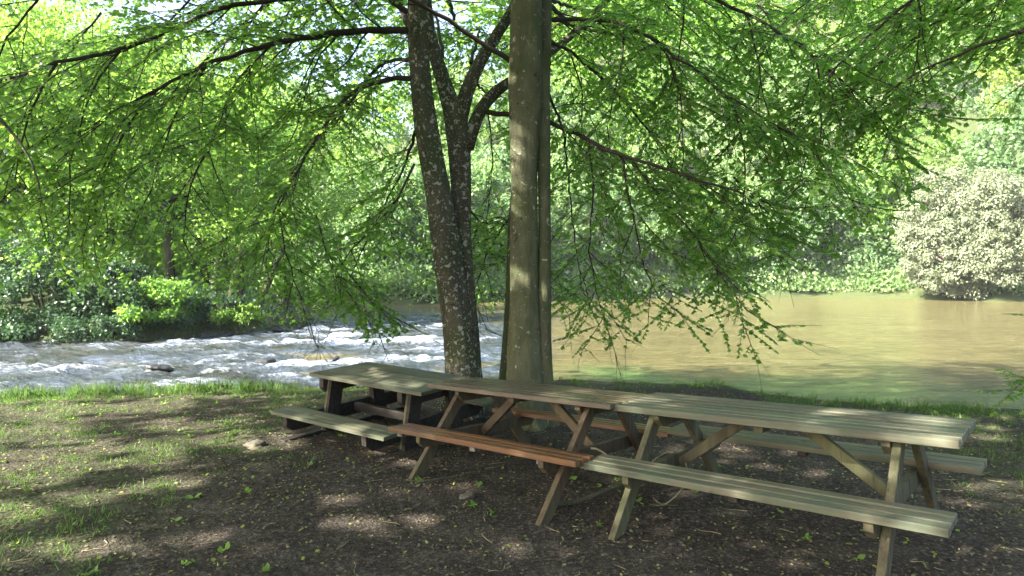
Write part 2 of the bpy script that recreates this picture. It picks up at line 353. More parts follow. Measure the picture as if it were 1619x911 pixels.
wd=Y-np.interp(X,NX,NY)
weed=sstep(7.5,4.5,wd+2.5*fbm(X*.6,Y*.6,3,121))*sstep(.5,2.5,X)
a=wat.data.attributes.new('weed','FLOAT','POINT'); a.data.foreach_set('value',weed.astype(np.float32).ravel())

# ------------------------------------------------------------------ leaves
SH_DIA=np.array([(-.0,0),(.32,.4),(.0,1),(-.32,.4)])
SH_LOBE=np.array([(0,0),(.26,.1),(.5,.32),(.3,.46),(.36,.74),(.12,.7),(0,1),(-.12,.7),(-.36,.74),(-.3,.46),(-.5,.32),(-.26,.1)])
SH_OVAL=np.array([(0,0),(.27,.22),(.31,.5),(.16,.8),(0,1),(-.16,.8),(-.31,.5),(-.27,.22)])
SH_THIN=np.array([(0,0),(.11,.35),(.0,1),(-.11,.35)])
def leaves_mesh(P,D,N,S,shape=SH_OVAL):
    """one face per leaf: base P, direction D, normal N, length S"""
    P=np.asarray(P);D=np.asarray(D,float);N=np.asarray(N,float);S=np.asarray(S)
    D=D/(np.linalg.norm(D,axis=1)[:,None]+1e-9); B=np.cross(D,N); B/=np.linalg.norm(B,axis=1)[:,None]+1e-9
    Nn=np.cross(B,D); k=len(shape)
    bend=-.18*shape[:,1]**2-.25*np.abs(shape[:,0])
    V=P[:,None,:]+S[:,None,None]*(shape[None,:,0,None]*B[:,None,:]+shape[None,:,1,None]*D[:,None,:]+bend[None,:,None]*Nn[:,None,:])
    n=len(P); return V.reshape(-1,3),np.arange(n*k),np.full(n,k)
def rnd_dir(n):
    v=R.normal(size=(n,3)); return v/np.linalg.norm(v,axis=1)[:,None]

# ------------------------------------------------------------------ picnic tables
def table_root(name,x0,y0,th,su,sv,z0=0):
    return empty(name,(x0,y0,z0),(sv,-su,th))
def a_frame_table(name,x0,y0,th,L,Wd,off,bw,zt,zb,tk,su,sv,mt,ml,st,npl,seatm,foot,label,cleats=(),clm=True):
    t=table_root(name,x0,y0,th,su,sv); tag(t,label,'picnic table','wooden picnic tables in a row')
    g=.026; pw=(Wd-g*(npl-1))/npl
    b=MB()
    for i in range(npl): b.box(random.uniform(-.005,.003),L+random.uniform(-.003,.005),i*(pw+g),i*(pw+g)+pw,zt-tk,zt+random.uniform(-.0015,.0015),.004)
    b.build('tabletop',mt,t)
    for v0 in (-off,Wd+off-bw):
        b=MB(); g=.022; pw3=(bw-2*g)/3
        for i in range(3): b.box(random.uniform(-.005,.003),L+random.uniform(-.003,.005),v0+i*(pw3+g),v0+i*(pw3+g)+pw3,zb-tk,zb+random.uniform(-.0015,.0015),.004)
        b.build('bench',seatm,t)
    for n_,u in enumerate(st):
        du=.048*(1 if n_==0 else -1)
        for s in (-1,1):
            c=Wd/2
            topv=c+s*(.175); fv=c+s*foot
            b=MB(); zt_=zt-tk-.001; zf=-.14; fvx=fv+(fv-topv)*(.14/(zt_))
            b.bar((u,fvx,zf),(u,topv,zt_),.045,.097,(1,0,0))
            b.build('leg',ml,t)
        hb=.095
        b=MB(); e=.02
        zz=zb-tk-.001
        b.prism([(-off+e,zz),(-off+e,zz-.05),(-off+e+.05,zz-hb),(Wd+off-e-.05,zz-hb),(Wd+off-e,zz-.05),(Wd+off-e,zz)],'x',u+du-.0225,u+du+.0225)
        b.build('crossbeam',ml,t)
        b=MB(); zz=zt-tk-.001
        b.prism([(.03,zz),(.03,zz-.035),(.09,zz-.09),(Wd-.09,zz-.09),(Wd-.03,zz-.035),(Wd-.03,zz)],'x',u+du-.0225,u+du+.0225)
        b.build('top_batten',ml,t)
        sgn=1 if n_==0 else -1
        b=MB(); b.bar((u+sgn*.075,Wd/2,zb-tk-.07),(L/2-sgn*.17,Wd/2,zt-tk-.02),.045,.07,(0,1,0)); b.build('brace',ml,t)
    b=MB(); b.box(L/2-.03,L/2+.03,.04,Wd-.04,zt-tk-.046,zt-tk-.001,.004); b.build('top_batten',ml,t)
    for u in cleats:
        for v0 in (-off+.02,Wd+off-bw+.02):
            b=MB(); b.box(u-.03,u+.03,v0,v0+bw-.03,zb-tk-.036,zb-tk-.001,.005); b.build('bench_cleat',WS if (v0<0 and clm) else W1D,t)
    return t
a_frame_table('picnic_table',.756,4.666,-.73,2.093,.642,.414,.267,.75,.426,.044,.042,.014,W3,W3L,(.29,1.80),7,W3,.77,
  'longest picnic table at the right end of the row, weathered greenish wood',cleats=(1.05,),clm=False)
a_frame_table('picnic_table',-.78,5.831,-.699,1.939,.69,.44,.235,.713,.3825,.041,.027,-.038,W2T,W2L,(.31,1.68),7,W2,.74,
  'middle picnic table with reddish brown varnished planks, joined to the greenish one',cleats=(.12,.97,1.62))
def heavy_table():
    x0,y0,th,L,Wd,off,bw,zt,zb,tk,su,sv=-2.17,6.908,-.589,1.585,.845,.469,.28,.658,.345,.036,-.034,.036
    t=table_root('picnic_table',x0,y0,th,su,sv); tag(t,'pale grey topped picnic table with heavy black frame at the left end','picnic table','wooden picnic tables in a row')
    b=MB(); n=5; g=.003; pw=(Wd-g*(n-1))/n
    for i in range(n): b.box(random.uniform(-.006,.002),L+random.uniform(-.002,.008),i*(pw+g),i*(pw+g)+pw,zt-tk,zt+random.uniform(-.001,.001),.003)
    b.build('tabletop',W1,t)
    for v0 in (-off,Wd+off-bw):
        b=MB(); p2=(bw-.003)/2
        for i in (0,1): b.box(random.uniform(-.01,.0)-.02,L-.02+random.uniform(0,.01),v0+i*(p2+.003),v0+i*(p2+.003)+p2,zb-tk,zb,.003)
        b.build('bench',W1,t)
    for u in (.19,1.31):
        z1=zt-tk-.001
        b=MB(); b.prism([(.0,z1),(.0,z1-.10),(.05,z1-.15),(Wd-.05,z1-.15),(Wd,z1-.10),(Wd,z1)],'x',u-.03,u+.03); b.build('top_beam',W1D,t)
        z2=zb-tk-.001
        b=MB(); b.prism([(-off+.01,z2),(-off+.01,z2-.09),(-off+.09,z2-.15),(Wd+off-.09,z2-.15),(Wd+off-.01,z2-.09),(Wd+off-.01,z2)],'x',u-.03,u+.03); b.build('crossbeam',W1D,t)
        z3=.02
        b=MB(); b.box(u-.045,u+.045,-off-.03,Wd+off+.03,z3-.1,z3+.065,.006); b.build('ground_skid',W1D,t)
        for s in (-1,1):
            c=Wd/2; tv=c+s*.27; fv=c+s*.37; hw=.085
            b=MB(); sd_=u+(.062 if u<.5 else .062)
            b.prism([(fv-hw,z3+.066),(fv+hw,z3+.066),(tv+hw,z1-.002),(tv-hw,z1-.002)],'x',sd_-.03,sd_+.03)
            b.build('leg',[W1D],t)
            if s<0:
                b=MB(); b.prism([(fv-hw-.004,z3+.068),(fv-hw-.0005,z3+.068),(tv-hw-.0005,z1-.004),(tv-hw-.004,z1-.004)],'x',sd_-.028,sd_-.002); b.build('leg_edge',W1E,t)
    b=MB(); b.box(.25,1.25,Wd/2-.03,Wd/2+.03,zb-tk-.10,zb-tk-.012,.004); b.build('stretcher',W1D,t)
heavy_table()

# ------------------------------------------------------------------ near trees
class Grow:
    def __init__(s,zmin=None,keep=None): s.tw=MB(); s.P=[];s.D=[];s.N=[];s.S=[]; s.zmin=zmin; s.keep=keep; s.near=True
    def ok(s,p):
        if s.keep is not None and not s.keep(p): return False
        return True
    def path(s,p,d,L,step,droop,wob):
        pts=[p.copy()]; n=max(2,int(L/step)); st=L/n
        for i in range(n):
            d=d+R.normal(size=3)*wob+np.array([0,0,-droop]); d/=np.linalg.norm(d); p=p+d*st; pts.append(p.copy())
        return np.array(pts)
    def twig(s,p,d,L,leaf,droop=.05):
        pts=s.path(p,d,L,.12,droop,.08)
        if not (s.ok(pts[-1]) and s.ok(pts[len(pts)//2])): return
        r=np.linspace(.0042,.0018,len(pts))
        if s.near or R.random()<.15: s.tw.tube(pts,r,3,cap=False)
        T=pts[-1]-pts[0]; T/=np.linalg.norm(T)+1e-9
        n=max(4,int(L/.030)); t=np.linspace(.08,1,n)*(len(pts)-1); i=np.minimum(t.astype(int),len(pts)-2); f=(t-i)[:,None]
        q=pts[i]*(1-f)+pts[i+1]*f
        side=np.cross(T,(0,0,1)); side/=np.linalg.norm(side)+1e-9
        sg=np.where(np.arange(n)%2==0,1,-1)[:,None]
        D=side*sg*.85+T*.6+R.normal(size=(n,3))*.22+np.array([0,0,-.18]); D[-1]=T
        N=np.array([0,0,1.])+R.normal(size=(n,3))*.33
        s.P.append(q);s.D.append(D);s.N.append(N);s.S.append(leaf*R.uniform(.5,1.25,n))
    def branch(s,p,d,L,r,leaf,droop=.05,dens=1.0):
        pts=s.path(p,d,L,.16,droop,.09)
        if not s.ok(pts[len(pts)//2]): 
            if not s.ok(pts[1]): return
            pts=pts[:len(pts)//2+1]
        s.tw.tube(pts,np.linspace(r,.0035,len(pts)),5,cap=False)
        n=int(L/.105*dens); T=None
        for k in range(n):
            t=.1+.9*(k+R.random())/n; t*=(len(pts)-1); i=min(int(t),len(pts)-2); q=pts[i]*(1-(t-i))+pts[i+1]*(t-i); T=pts[i+1]-pts[i]; T/=np.linalg.norm(T)
            side=np.cross(T,(0,0,1)); side/=np.linalg.norm(side)+1e-9
            sg=1 if k%2 else -1
            dd=T*R.uniform(.45,.9)+side*sg*R.uniform(.6,1)+np.array([0,0,R.normal()*.2-.08]); dd/=np.linalg.norm(dd)
            s.twig(q,dd,R.uniform(.25,.62)*(1.1-.5*t/len(pts)),leaf,droop)
        s.twig(pts[-1],pts[-1]-pts[-2],.45,leaf,droop)
    def limb(s,pts,r0,r1,leaf,spawn=.3,Lb=(.8,1.9),start=.1,droop=.028,dens=1.0,down=.1,tube=None,spread=1.0):
        """pts: limb spine; adds side branches along it"""
        pts=np.asarray(pts,float); seg=np.linalg.norm(np.diff(pts,axis=0),axis=1); tot=seg.sum(); cum=np.concatenate([[0],np.cumsum(seg)])
        n2=max(4,int(tot/.15)); q=np.stack([np.interp(np.linspace(0,tot,n2),cum,pts[:,k]) for k in range(3)],1)
        for _ in range(2): q[1:-1]=(q[:-2]+2*q[1:-1]+q[2:])/4
        q[1:-1]+=R.normal(size=(n2-2,3))*.008*np.minimum(1,tot)
        (tube or s.tw).tube(q,np.linspace(r0,r1,n2),9,cap=False,rough=.12)
        k=0; d=start*tot
        while d<tot:
            i=min(int(d/tot*(n2-1)),n2-2); T=q[i+1]-q[i]; T/=np.linalg.norm(T)
            side=np.cross(T,(0,0,1)); side/=np.linalg.norm(side)+1e-9; sg=1 if k%2 else -1
            dd=T*R.uniform(.4,.9)+side*sg*R.uniform(.4,1.0)*spread+np.array([0,0,R.normal()*.25-down]); dd/=np.linalg.norm(dd)
            s.branch(q[i],dd,R.uniform(*Lb)*(1.05-.35*d/tot),max(.006,.35*(r0+(r1-r0)*d/tot)),leaf,droop,dens)
            k+=1; d+=spawn*R.uniform(.6,1.4)
        s.branch(q[-1],q[-1]-q[-2],Lb[0],.008,leaf,droop,dens)
    def finish(s,t,leafmat,shape=SH_LOBE,twigmat=None):
        if s.tw.v: s.tw.build('branches',twigmat or TWIG,t,smooth=True)
        P,D,N,S=(np.concatenate(a) for a in (s.P,s.D,s.N,s.S))
        m_=np.ones(len(P),bool)
        if s.zmin is not None: m_=P[:,2]>s.zmin(P[:,0],P[:,1])
        m_&=sun_gap(P,3.6 if s.near else 0.)
        V,f,n=leaves_mesh(P[m_],D[m_],N[m_],S[m_],shape)
        mesh_obj('crown',V,f,n,leafmat,t)
        return m_.sum()
# gaps cut in the crowns along sun rays to place chosen light patches
GAPS=[(x_,y_,z_,r_) for (px_,py_,z_,r_) in [
 (575,592,.66,.12),(615,598,.66,.09),(560,600,.66,.07),(650,603,.66,.06),(590,583,.66,.08),
 (900,625,.73,.12),(940,628,.73,.1),(985,628,.75,.12),(1040,634,.75,.1),(1075,645,.75,.09),(1110,636,.75,.12),(1160,648,.77,.08),(1220,645,.78,.1),(1300,672,.8,.07),(1350,652,.8,.1),(1480,680,.83,.07),(1450,668,.83,.07),(860,640,.72,.06),(780,618,.72,.05),
 (650,682,.39,.04),(690,690,.39,.05),(800,702,.39,.04),(850,718,.39,.04),(540,668,.34,.05),(480,655,.34,.05),(585,685,.34,.05),
 (960,735,.43,.07),(1030,748,.43,.06),(1090,755,.44,.08),(1150,762,.45,.07),(1300,790,.47,.06),(1375,800,.48,.06),(1440,830,.49,.05),
 (735,775,.0,.11),(700,768,.0,.07),(745,790,.0,.05),(660,830,0,.07),(690,770,0,.05),(530,800,0,.08),(560,830,0,.06),(880,868,0,.06),(790,860,0,.05),
 (390,690,.05,.16),(425,695,.05,.1),(450,705,.05,.08),(340,672,.05,.12),(300,700,.05,.12),(250,650,0,.16),(130,655,0,.2),(60,690,0,.2),
 (20,740,.0,.22),(60,770,0,.13),(30,830,0,.13),(120,800,0,.1),(200,790,0,.07),(180,880,0,.08),(350,860,0,.07),(250,735,0,.1),(180,720,0,.1),(300,770,0,.08),(90,875,0,.09),(420,880,0,.05),
 (1110,712,0,.13),(1150,718,0,.13),(1200,728,0,.12),(1260,738,0,.1),(1310,750,0,.08),(1200,765,0,.06),(1350,760,0,.08),(1080,795,0,.06),(1130,815,0,.06),(1180,835,0,.08),(1230,850,0,.08),(1270,880,0,.06),(1050,840,0,.05),
 (1470,668,0,.16),(1530,672,0,.16),(1590,668,0,.16),(1560,690,0,.12),(1590,775,0,.12),(1540,780,0,.08),(1600,800,0,.08),(1550,860,0,.06),(1400,690,0,.1),
 (830,300,2.6,.1),(822,210,3.3,.07),(826,450,1.6,.07),(835,250,3.0,.06),(700,350,2.3,.06),(715,470,1.5,.06),(1020,690,.5,.05),(985,810,.15,.04),(1440,760,.3,.06),(1135,690,.4,.05)]
 for (x_,y_) in [tuple(at(px_,py_,1.0)[:2]*((z_-H)/(at(px_,py_,1.0)[2]-H)) if z_<1.5 else at(px_,py_,7.3)[:2])]]
_e=np.array(sd)
def sun_gap(P,zlow=3.6):
    """True where a leaf may stay"""
    k=P[:,2]/_e[2]; gx=P[:,0]-_e[0]*k; gy=P[:,1]-_e[1]*k
    keep=np.ones(len(P),bool); A=(P[:,2]>zlow)
    for (x_,y_,z_,r_) in GAPS:
        q=z_/_e[2]; hx=x_-_e[0]*q; hy=y_-_e[1]*q
        # distance across the sun's direction
        dx=gx-hx; dy=(gy-hy); al=dx*_e[0]+dy*_e[1]; n2=math.hypot(_e[0],_e[1]); al=al/n2; ac=(dx*_e[1]-dy*_e[0])/n2
        keep&=~(A&((ac**2+(al*_e[2])**2)<(r_*(1.7 if z_>.3 else 1.9)+(.05 if z_>.3 else .06))**2)&(P[:,2]>z_+.3))
    n=fbm(gx*1.1,gy*1.1,3,401)+.55*fbm(gx*3.7,gy*3.7,3,402)
    keep&=~(A&(n>.19))
    return keep
def smooth_path(pts,n):
    pts=np.asarray(pts,float); seg=np.linalg.norm(np.diff(pts[:,:3],axis=0),axis=1); c=np.concatenate([[0],np.cumsum(seg)])
    q=np.stack([np.interp(np.linspace(0,c[-1],n),c,pts[:,k]) for k in range(pts.shape[1])],1)
    for _ in range(3): q[1:-1]=(q[:-2]+2*q[1:-1]+q[2:])/4
    return q
def stem(b,spec,n=40,sides=28,flute=None,rough=.03):
    """spec: (px,py,Y,radius)"""
    P=np.array([(*at(a,c,Y),r) for a,c,Y,r in spec]); q=smooth_path(P,n)
    b.tube(q[:,:3],q[:,3],sides,cap=True,rough=rough,flute=flute); return q
def lumps(amp,k1,k2,ph,base=0,groove=None):
    def f(a,t,p):
        r=1+amp*np.sin(a*k1+ph+p[2]*.5)+amp*.6*np.sin(a*k2+ph*2+p[2]*1.3)+.03*np.sin(p[2]*5+a*2+ph)
        fl=max(0,1-(p[2])/.6) if base else 0
        r=r+base*fl*fl*(.5+.5*np.sin(a*4+ph))
        if groove is not None:
            r=r-.16*np.exp(-((((a-groove+np.pi)%(2*np.pi))-np.pi)/.18)**2)
        return r
    return f
def canopy_floor(x,y):
    return np.interp(x,[-9,-6,-4.2,-3.4,-2.2,-1,-.3,.5,1.2,2.6,3.1,3.8,5.5,8],[1.2,1.35,1.3,1.45,1.05,1.05,1.2,.72,.85,.8,1.7,2.4,2.7,2.9])*1.0+ .12*np.sin(x*5)
def keep_near(p):
    x,y,z=p
    if y<7.2 and z<6 and -1.3*y/7<x<.62*y/7 : return z>4.9   # nothing hangs between the camera and the trunks
    if y<3.6 and z<5: return False
    return True
NLEAF=.058
# tree A: two stems
tA=empty('tree',(*at(735,620,7.8)[:2],0)); tag(tA,'twin stemmed mossy tree forking apart just behind the left and middle tables','tree','trees on the near bank')
bA=MB(); YA=7.8
def stemA(spec,n,sides,fl):
    return stem(bA,[(a_,b_,c_,r_*.91) for a_,b_,c_,r_ in spec],n,sides,fl,.045)
stemA([(738,668,YA,.275),(735,640,YA,.255),(733,600,YA,.235),(728,540,YA,.2),(715,460,YA,.185),(704,380,YA-.05,.175),(692,300,YA-.1,.16),(676,215,YA-.15,.142),(667,150,YA-.2,.135),(662,80,YA-.2,.13),(660,0,YA-.25,.12),(655,-160,YA-.3,.1),(640,-340,YA-.5,.07)],60,30,lumps(.06,4,9,.4,.55))
stemA([(742,660,YA+.15,.2),(742,600,YA+.15,.17),(740,520,YA+.15,.15),(733,440,YA+.15,.14),(730,380,YA+.15,.135),(730,300,YA+.15,.135),(727,240,YA+.15,.145),(722,190,YA+.15,.16),(716,160,YA+.15,.15)],44,24,lumps(.04,3,4,1.4))
stemA([(722,200,YA+.15,.14),(708,150,YA+.1,.115),(694,108,YA+.1,.09),(680,60,YA+.2,.08),(672,-20,YA+.3,.07),(650,-160,YA+.5,.05)],26,16,lumps(.04,3,5,2))
stemA([(722,205,YA+.15,.13),(738,140,YA+.15,.09),(757,98,YA+.15,.085),(785,55,YA+.2,.075),(815,10,YA+.3,.07),(850,-80,YA+.5,.06),(900,-200,YA+.8,.04)],26,16,lumps(.04,3,5,3))
stemA([(738,235,YA+.15,.1),(748,195,YA+.15,.085),(765,160,YA+.2,.08),(790,138,YA+.3,.075),(830,115,YA+.5,.065),(900,60,YA+.9,.05),(980,-20,YA+1.3,.04)],26,14,lumps(.04,3,5,4))
bA.build('trunk',BARK,tA,smooth=True)
gA=Grow(canopy_floor,keep_near)
def L_(g,spec,r0,r1,**kw): g.limb([at(a,b_,Y) for a,b_,Y in spec],r0*.78,r1*.85,NLEAF,**kw)
# limbs read from the photograph
L_(gA,[(650,50,7.6),(600,46,7.5),(540,50,7.3),(430,68,7.0),(330,100,6.8),(250,140,6.6),(180,175,6.4)],.055,.012,Lb=(.9,1.9),spawn=.22)
L_(gA,[(652,125,7.6),(615,122,7.5),(570,138,7.4),(525,175,7.2),(498,225,7.1),(465,278,7.0),(440,330,6.9)],.04,.009,Lb=(.7,1.5),spawn=.22)
L_(gA,[(645,20,7.6),(560,-30,7.4),(450,0,7.2),(340,12,6.9),(280,45,6.6),(190,80,6.3),(90,100,6.0),(0,128,5.8),(-120,170,5.6)],.045,.012,Lb=(.8,1.7),spawn=.22)
L_(gA,[(655,260,7.7),(640,300,7.5),(600,350,7.6),(560,390,7.8),(530,430,7.9)],.02,.006,Lb=(.5,1.2),spawn=.2)
L_(gA,[(765,176,8.0),(815,182,8.0),(870,193,7.6),(930,222,7.1),(985,250,6.8),(1050,262,6.6),(1110,288,6.5),(1170,303,6.4),(1240,330,6.3)],.042,.01,Lb=(.8,1.6),spawn=.2,start=.3)
L_(gA,[(985,250,6.8),(990,300,6.8),(1005,360,6.9),(1015,420,7.0),(1040,470,7.0)],.018,.006,Lb=(.6,1.2),spawn=.17)
L_(gA,[(1000,255,6.8),(1050,320,6.7),(1100,370,6.6),(1140,440,6.5),(1180,490,6.5)],.016,.006,Lb=(.6,1.1),spawn=.17)
L_(gA,[(930,222,7.1),(940,300,7.3),(930,380,7.5),(940,450,7.6),(960,520,7.7)],.014,.005,Lb=(.5,1.1),spawn=.18)
L_(gA,[(655,60,7.6),(600,-60,8.5),(480,-40,9.3),(360,60,9.8),(260,160,10),(160,260,10)],.05,.012,Lb=(1,2.2),spawn=.2)
L_(gA,[(655,90,7.8),(600,100,8.8),(520,200,9.4),(440,300,9.5),(380,380,9.5)],.035,.01,Lb=(.9,1.9),spawn=.2)
L_(gA,[(440,330,6.9),(450,400,7.2),(470,460,7.4),(490,510,7.5)],.012,.005,Lb=(.4,.9),spawn=.2)
L_(gA,[(530,400,7.9),(560,450,7.8),(600,490,7.8),(640,510,7.8)],.012,.005,Lb=(.35,.8),spawn=.18)
L_(gA,[(500,340,7.6),(520,420,7.7),(560,480,7.8),(600,530,7.8)],.012,.005,Lb=(.35,.7),spawn=.2)
L_(gA,[(660,200,7.9),(640,260,9.0),(600,340,9.6),(560,420,9.9),(540,480,10)],.03,.008,Lb=(.7,1.6),spawn=.2)
L_(gA,[(740,330,8.0),(760,350,9.0),(740,400,9.6),(720,440,10)],.02,.007,Lb=(.6,1.2),spawn=.25)
L_(gA,[(740,120,8.0),(770,150,9.4),(780,260,10.0),(770,340,10.2)],.025,.007,Lb=(.7,1.5),spawn=.25)
for a0,b0,Y0,a1,b1,Y1 in [(430,68,7.0,330,240,7.0),(330,100,6.8,240,300,6.8),(250,140,6.6,150,330,6.5),(190,80,6.3,110,260,6.2),(90,100,6,20,300,6.0),(0,128,5.8,-60,330,5.8),(540,50,7.3,470,200,7.6),(360,60,9.8,300,300,9.5),(260,160,10,180,380,9.5),(160,260,10,80,400,9.2),(465,278,7.0,420,420,7.4),(560,-30,7.4,420,150,8.2),(60,0,7,-40,200,7.2),(300,0,7.6,200,180,7.8),(160,20,8.2,40,240,8.2),(330,240,7,290,380,7.6),(180,175,6.4,60,330,7)]:
    mid=((a0+a1)/2-10,(b0+b1)/2-25,(Y0+Y1)/2)
    L_(gA,[(a0,b0,Y0),mid,(a1,b1,Y1)],.016,.005,Lb=(.6,1.3),spawn=.2)
for sp_ in ([(700,90,8.2),(690,20,9.4),(640,60,10.2),(600,110,10.6),(560,200,10.6)],[(745,100,8.2),(760,40,9.4),(740,60,10.4),(710,130,10.8)],[(780,60,8.2),(820,0,9.4),(800,40,10.5),(770,120,11)],[(690,80,8.2),(640,-30,9.2),(560,0,10.2),(480,60,10.8),(400,150,10.8)],[(840,-60,8.2),(930,-40,9.6),(1040,0,10.6),(1120,60,11)],[(1040,-60,10),(1150,-30,10.8),(1250,20,10.2),(1350,90,10.2)],[(640,-60,8.6),(500,-80,8.8),(380,-20,8.8),(260,40,8.8),(140,120,8.8)]):
    L_(gA,sp_,.03,.008,Lb=(.8,1.7),spawn=.17,start=.25)
for sp_ in ([(870,-10,8),(960,-40,10),(1060,10,11.5),(1160,60,12)],[(870,0,8),(930,20,10.5),(960,90,12),(990,180,12.5)],[(1200,-60,9),(1300,0,10),(1420,40,10.6),(1500,90,11)],[(1300,-80,9),(1420,-50,10),(1540,0,10.6),(1640,60,11)]):
    L_(gA,sp_,.03,.008,Lb=(.9,1.8),spawn=.18,start=.25)
# high limbs above the picture
for k in range(16):
    az=R.uniform(0,2*np.pi) if k<8 else R.uniform(2.6,4.6); L=R.uniform(3.5,6); z0=R.uniform(5,9)
    p0=np.array([-.9,7.5,z0]); d=np.array([math.cos(az),math.sin(az),.25])
    gA.limb([p0,p0+d*L*.35,p0+d*L*.7+(0,0,-.1),p0+d*L+(0,0,-.5)],.06,.015,.1,spawn=.5,Lb=(1.2,2.4),dens=.45,down=0)
print('leaves A',gA.finish(tA,LEAF))

# tree B: tall fluted trunk with a fused companion stem
YB=7.3
tB=empty('tree',(*at(842,620,YB)[:2],0)); tag(tB,'tall straight grey tree with a thinner stem fused along its right side','tree','trees on the near bank')
bB=MB()
stem(bB,[(834,690,YB,.27),(832,650,YB,.23),(829,600,YB,.2),(828,540,YB,.178),(829,450,YB,.158),(829,350,YB,.152),(829,260,YB,.153),(830,200,YB,.165),(831,150,YB,.195),(832,110,YB,.2),(832,60,YB,.17),(833,0,YB,.165),(836,-150,YB+.1,.14),(850,-420,YB+.3,.09)],90,44,lumps(.045,3,7,.7,.5),.035)
stem(bB,[(868,690,YB+.06,.15),(863,640,YB+.04,.105),(861,560,YB+.02,.085),(861,450,YB+.0,.073),(861,340,YB+.0,.068),(860,250,YB+.04,.07),(859,150,YB+.12,.075),(861,60,YB+.2,.075),(864,-30,YB+.3,.07),(885,-260,YB+.5,.06)],70,26,lumps(.04,2,4,2.2),.04)
stem(bB,[(846,690,YB-.13,.1),(843,640,YB-.1,.07),(842,580,YB-.075,.045),(841,500,YB-.05,.03),(840,440,YB,.012)],30,14,lumps(.05,2,4,1.2),.04)
bB.build('trunk',BARK_B,tB,smooth=True)
gB=Grow(canopy_floor,keep_near)
L_(gB,[(812,100,7.3),(790,88,7.2),(755,62,7.1),(715,35,7.0),(660,5,6.8),(590,-30,6.6)],.04,.018,Lb=(.8,1.5),spawn=.3,start=.55)
L_(gB,[(862,32,7.6),(920,28,7.5),(985,36,7.2),(1045,70,6.9),(1095,112,6.7),(1150,150,6.5),(1230,200,6.3)],.035,.008,Lb=(.8,1.6),spawn=.2)
L_(gB,[(862,60,7.6),(900,80,8.4),(960,130,9),(1030,210,9.3),(1100,300,9.4),(1150,370,9.4)],.035,.009,Lb=(.8,1.8),spawn=.2)
L_(gB,[(862,-20,7.6),(960,-60,7.3),(1080,-20,7.0),(1180,20,6.8),(1290,90,6.6),(1380,170,6.5)],.04,.01,Lb=(.9,1.8),spawn=.2)
L_(gB,[(862,0,7.6),(900,40,9.4),(1000,60,10.2),(1120,110,10.8),(1240,180,11),(1330,260,11)],.04,.01,Lb=(1,2.),spawn=.2)
L_(gB,[(868,150,7.8),(890,200,9),(900,300,9.8),(910,400,10.2),(930,470,10.3)],.025,.007,Lb=(.7,1.5),spawn=.2)
for a0,b0,Y0,a1,b1,Y1 in [(985,36,7.2,960,200,7.4),(1045,70,6.9,1080,230,7),(1150,150,6.5,1180,330,6.6),(1290,90,6.6,1290,280,6.7),(1180,20,6.8,1200,180,6.9),(1080,-20,7,1060,140,7.3),(1030,210,9.3,1080,370,9),(1240,180,11,1270,350,10.5),(900,80,8.4,920,230,8.6),(1100,300,9.4,1150,440,9.2),(1230,200,6.3,1330,310,6.4),(1160,280,7.4,1230,400,7.2)]:
    mid=((a0+a1)/2+12,(b0+b1)/2-20,(Y0+Y1)/2)
    L_(gB,[(a0,b0,Y0),mid,(a1,b1,Y1)],.016,.005,Lb=(.6,1.2),spawn=.2)
for k in range(14):
    az=R.uniform(0,2*np.pi) if k<8 else R.uniform(3.4,5.2); L=R.uniform(3.5,6); z0=R.uniform(5.2,10)
    p0=np.array([.3,7.4,z0]); d=np.array([math.cos(az),math.sin(az),.25])
    gB.limb([p0,p0+d*L*.35,p0+d*L*.7+(0,0,-.1),p0+d*L+(0,0,-.5)],.06,.015,.1,spawn=.5,Lb=(1.2,2.4),dens=.45,down=0)
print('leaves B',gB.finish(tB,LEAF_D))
# tree C: thin dark stem behind
YC=8.3
tC=empty('tree',(*at(803,640,YC)[:2],0)); tag(tC,'thin dark mossy tree showing just left of the tall straight grey trunk','tree','trees on the near bank')
bC=MB(); stem(bC,[(800,670,YC,.15),(803,600,YC,.12),(807,540,YC,.1),(810,450,YC,.085),(813,350,YC,.08),(822,250,YC,.075),(840,120,YC,.07),(850,-40,YC,.06)],40,18,lumps(.04,3,4,.2,.2)); bC.build('trunk',BARK_D,tC,smooth=True)
gC=Grow(lambda x,y:np.interp(x,[-1.2,-.5,0,.6],[1.1,1.15,1.1,.8]),None)
L_(gC,[(812,360,8.3),(790,340,9),(760,350,9.5),(740,380,9.7)],.018,.006,Lb=(.5,1.1),spawn=.25)
L_(gC,[(812,400,8.3),(840,420,9.3),(880,460,9.8),(900,500,9.8)],.018,.006,Lb=(.5,1.1),spawn=.22)
L_(gC,[(812,330,8.3),(770,400,9.4),(745,470,9.8),(770,520,9.8)],.018,.006,Lb=(.4,.9),spawn=.25)
gC.finish(tC,LEAF)

